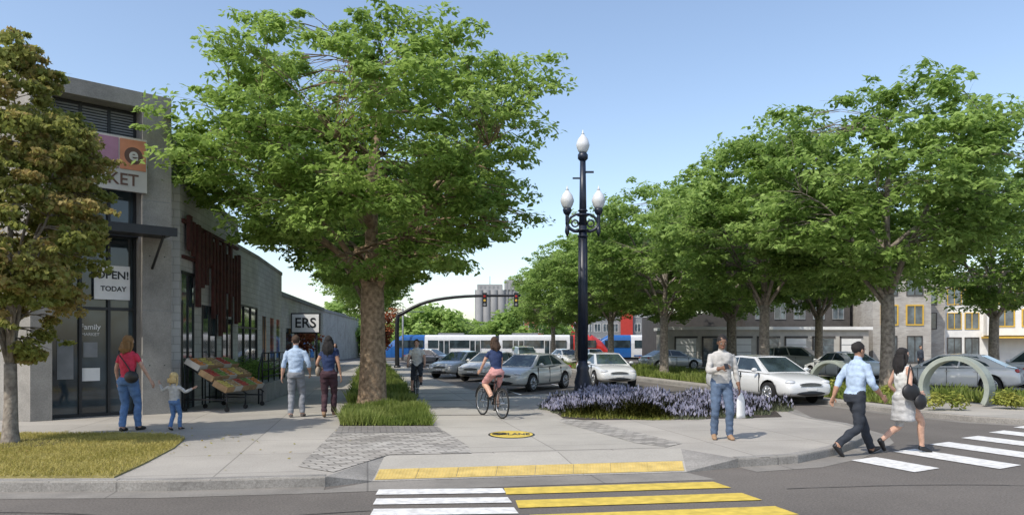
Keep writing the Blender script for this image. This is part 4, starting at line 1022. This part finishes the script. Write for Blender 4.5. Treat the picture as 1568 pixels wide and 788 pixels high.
g,j,lc,U=person('woman_crossing',(6.48,12.45,0),yawto(1,.22),1.78,False,T_white,P_skirt,S_black,'light',H_black,.34,hip=(0,0,.90),feet=((-.07,-.34,.22,.9),(.07,.30,.12,.2)),hands=((-.24,.12,.92),(.22,.14,1.0)),elb=((-.4,-1,0),(.4,-1,-.2)),sleeve=0,kind='skirt')
mb=MB();mb.ell(lc((.25,-.06,1.02)),(.06,.17,.14),S_black);mb.tube([lc((.24,-.12,1.12)),lc((.2,-.03,1.45)),lc((.24,.04,1.12))],.012,S_black,6,sub=3);mb.ell(lc((.27,.10,.86)),(.05,.12,.13),S_black);mb.obj('black_handbag',g)
person('pedestrian',(27.2,50,0),yawto(.3,-1),1.75,True,pm('dark_jacket',(.05,.06,.08)),P_dark,S_black,'light',H_dbr,0,feet=WALK_A)
person('pedestrian',(-10.6,45,ZS),yawto(.1,-1),1.75,False,T_navy,P_dark,S_black,'light',H_dbr,.1,feet=WALK_B)
def bicycle(name,loc,yaw,col):
    g=group(name,loc,yaw);mb=MB()
    for y in(-.52,.52):
        c=V((0,y,.345));mb.torus(c,(1,0,0),.325,.019,M_rubber,36,6);mb.torus(c,(1,0,0),.30,.010,M_rim,36,4);mb.cyl(c,(1,0,0),.025,.1,M_rim,10)
        for k in range(14):
            a=k*2*math.pi/14;mb.tube([c+V(((-1)**k*.02,0,0)),c+V((0,math.cos(a)*.30,math.sin(a)*.30))],.0025,M_rim,3)
        mb.tube([c+V((0,math.cos(a)*.375,math.sin(a)*.375)) for a in [math.radians(t) for t in (range(20,150,15) if y<0 else range(10,130,15))]],[(.022,.004)]*9 if y<0 else [(.022,.004)]*8,col,6,(1,0,0))
    bb=V((0,-.06,.29));st=V((0,-.22,.84));hd0=V((0,.37,.62));hd1=V((0,.33,.86));r=.017
    mb.tube([bb,st],r,col,8);mb.tube([st-(st-bb)*.08,hd1-V((0,0,.04))],r,col,8);mb.tube([bb,hd0],r*1.15,col,8);mb.tube([hd0,hd1],.022,col,8)
    for sx in(-1,1):
        mb.tube([bb+V((sx*.02,0,0)),V((sx*.055,-.52,.345))],.009,col,6);mb.tube([st-V((0,0,.06)),V((sx*.055,-.52,.345))],.008,col,6);mb.tube([hd0,V((sx*.05,.42,.5)),V((sx*.05,.52,.345))],.011,col,6)
        q=.17*sx;mb.tube([bb+V((sx*.05,0,0)),bb+V((sx*.07,q*.6,-q*.8))],.011,M_rim,6);mb.box(sx*.12-.05,sx*.12+.05,-.06+q*.6-.04,-.06+q*.6+.04,.29-q*.8-.012,.29-q*.8+.012,M_black)
        mb.tube([hd1+V((0,-.01,.12)),hd1+V((sx*.12,.02,.15)),hd1+V((sx*.26,-.06,.14)),hd1+V((sx*.27,-.14,.13))],.012,M_black,6,sub=3)
    mb.tube([hd1,hd1+V((0,-.01,.13))],.014,M_black,8);mb.tube([st,V((0,-.245,.93))],.012,M_rim,8)
    mb.tube([(0,-.38,.955),(0,-.26,.96),(0,-.10,.945)],[(.075,.03),(.06,.03),(.02,.015)],M_black,10,(1,0,0),3)
    mb.torus(bb+V((.05,0,0)),(1,0,0),.085,.006,M_rim,20,4);mb.tube([bb+V((.05,.0,.085)),V((.05,-.52,.37))],.004,M_black,4);mb.tube([bb+V((.05,.0,-.085)),V((.05,-.52,.32))],.004,M_black,4)
    mb.obj('frame_and_wheels',g);return g
def rider(name,loc,yaw,*a,**k):
    q=.17
    return person(name,loc,yaw,1.75,*a,hip=(0,-.25,1.03),feet=((-.12,-.06-q*.6-.05,.29+q*.8+.09,.15),(.12,-.06+q*.6-.05,.29-q*.8+.09,.0)),hands=((-.26,.12,1.03),(.26,.12,1.03)),elb=((-.6,-.6,-.6),(.6,-.6,-.6)),drop=False,handn=((0,1,0),(0,1,0)),**k)
yw=yawto(-.46,.89)
bicycle('bicycle',(-.46,17.25,ZS),yw,S_black)
rider('woman_cyclist',(-.46,17.25,ZS),yw,False,T_navy,P_pink,S_black,'light',H_dbr,.22,lean=.22,sleeve=.5,kind='pants',cover=.75)
yw=yawto(.05,-1)
bicycle('bicycle',(-2.95,23.2,ZS),yw,S_black)
rider('man_cyclist',(-2.95,23.2,ZS),yw,True,T_white,P_dark,S_black,'light',H_dbr,0,lean=.28,sleeve=.6,kind='pants',cover=1.0)

# ------------------------------------------------------------------ light, sky, camera
w=bpy.data.worlds.new('World');SC.world=w;w.use_nodes=True;n=w.node_tree.nodes;l=w.node_tree.links
sky=n.new('ShaderNodeTexSky');sky.sky_type='NISHITA';sky.sun_disc=False
EL=math.radians(50);az=math.atan2(-.70,-.71)
sky.sun_elevation=EL;sky.sun_rotation=az;sky.air_density=1.0;sky.dust_density=1.2;sky.ozone_density=1.5
mx=n.new('ShaderNodeMix');mx.data_type='RGBA';mx.blend_type='MULTIPLY';mx.inputs['Factor'].default_value=1
mx.inputs[7].default_value=(1.68,1.58,1.5,1)
l.new(sky.outputs[0],mx.inputs[6]);l.new(mx.outputs[2],n['Background'].inputs['Color']);n['Background'].inputs['Strength'].default_value=.15
L=bpy.data.lights.new('sun','SUN');L.energy=3.9;L.angle=math.radians(.5);L.color=(1,.94,.84)
so=bpy.data.objects.new('sun',L);COL.objects.link(so)
dv=V((.70*math.cos(EL),.71*math.cos(EL),-math.sin(EL)));so.rotation_euler=dv.to_track_quat('-Z','Y').to_euler();so.location=(-20,-20,30)
cam=bpy.data.cameras.new('camera');co_=bpy.data.objects.new('camera',cam);COL.objects.link(co_)
co_.location=(0,0,1.78);co_.rotation_euler=(math.pi/2,0,0);cam.sensor_width=36;cam.lens=26.4;cam.shift_y=.0855;cam.clip_end=6000;cam.clip_start=.1
SC.camera=co_
SC.view_settings.view_transform='Standard';SC.view_settings.look='None';SC.view_settings.exposure=0
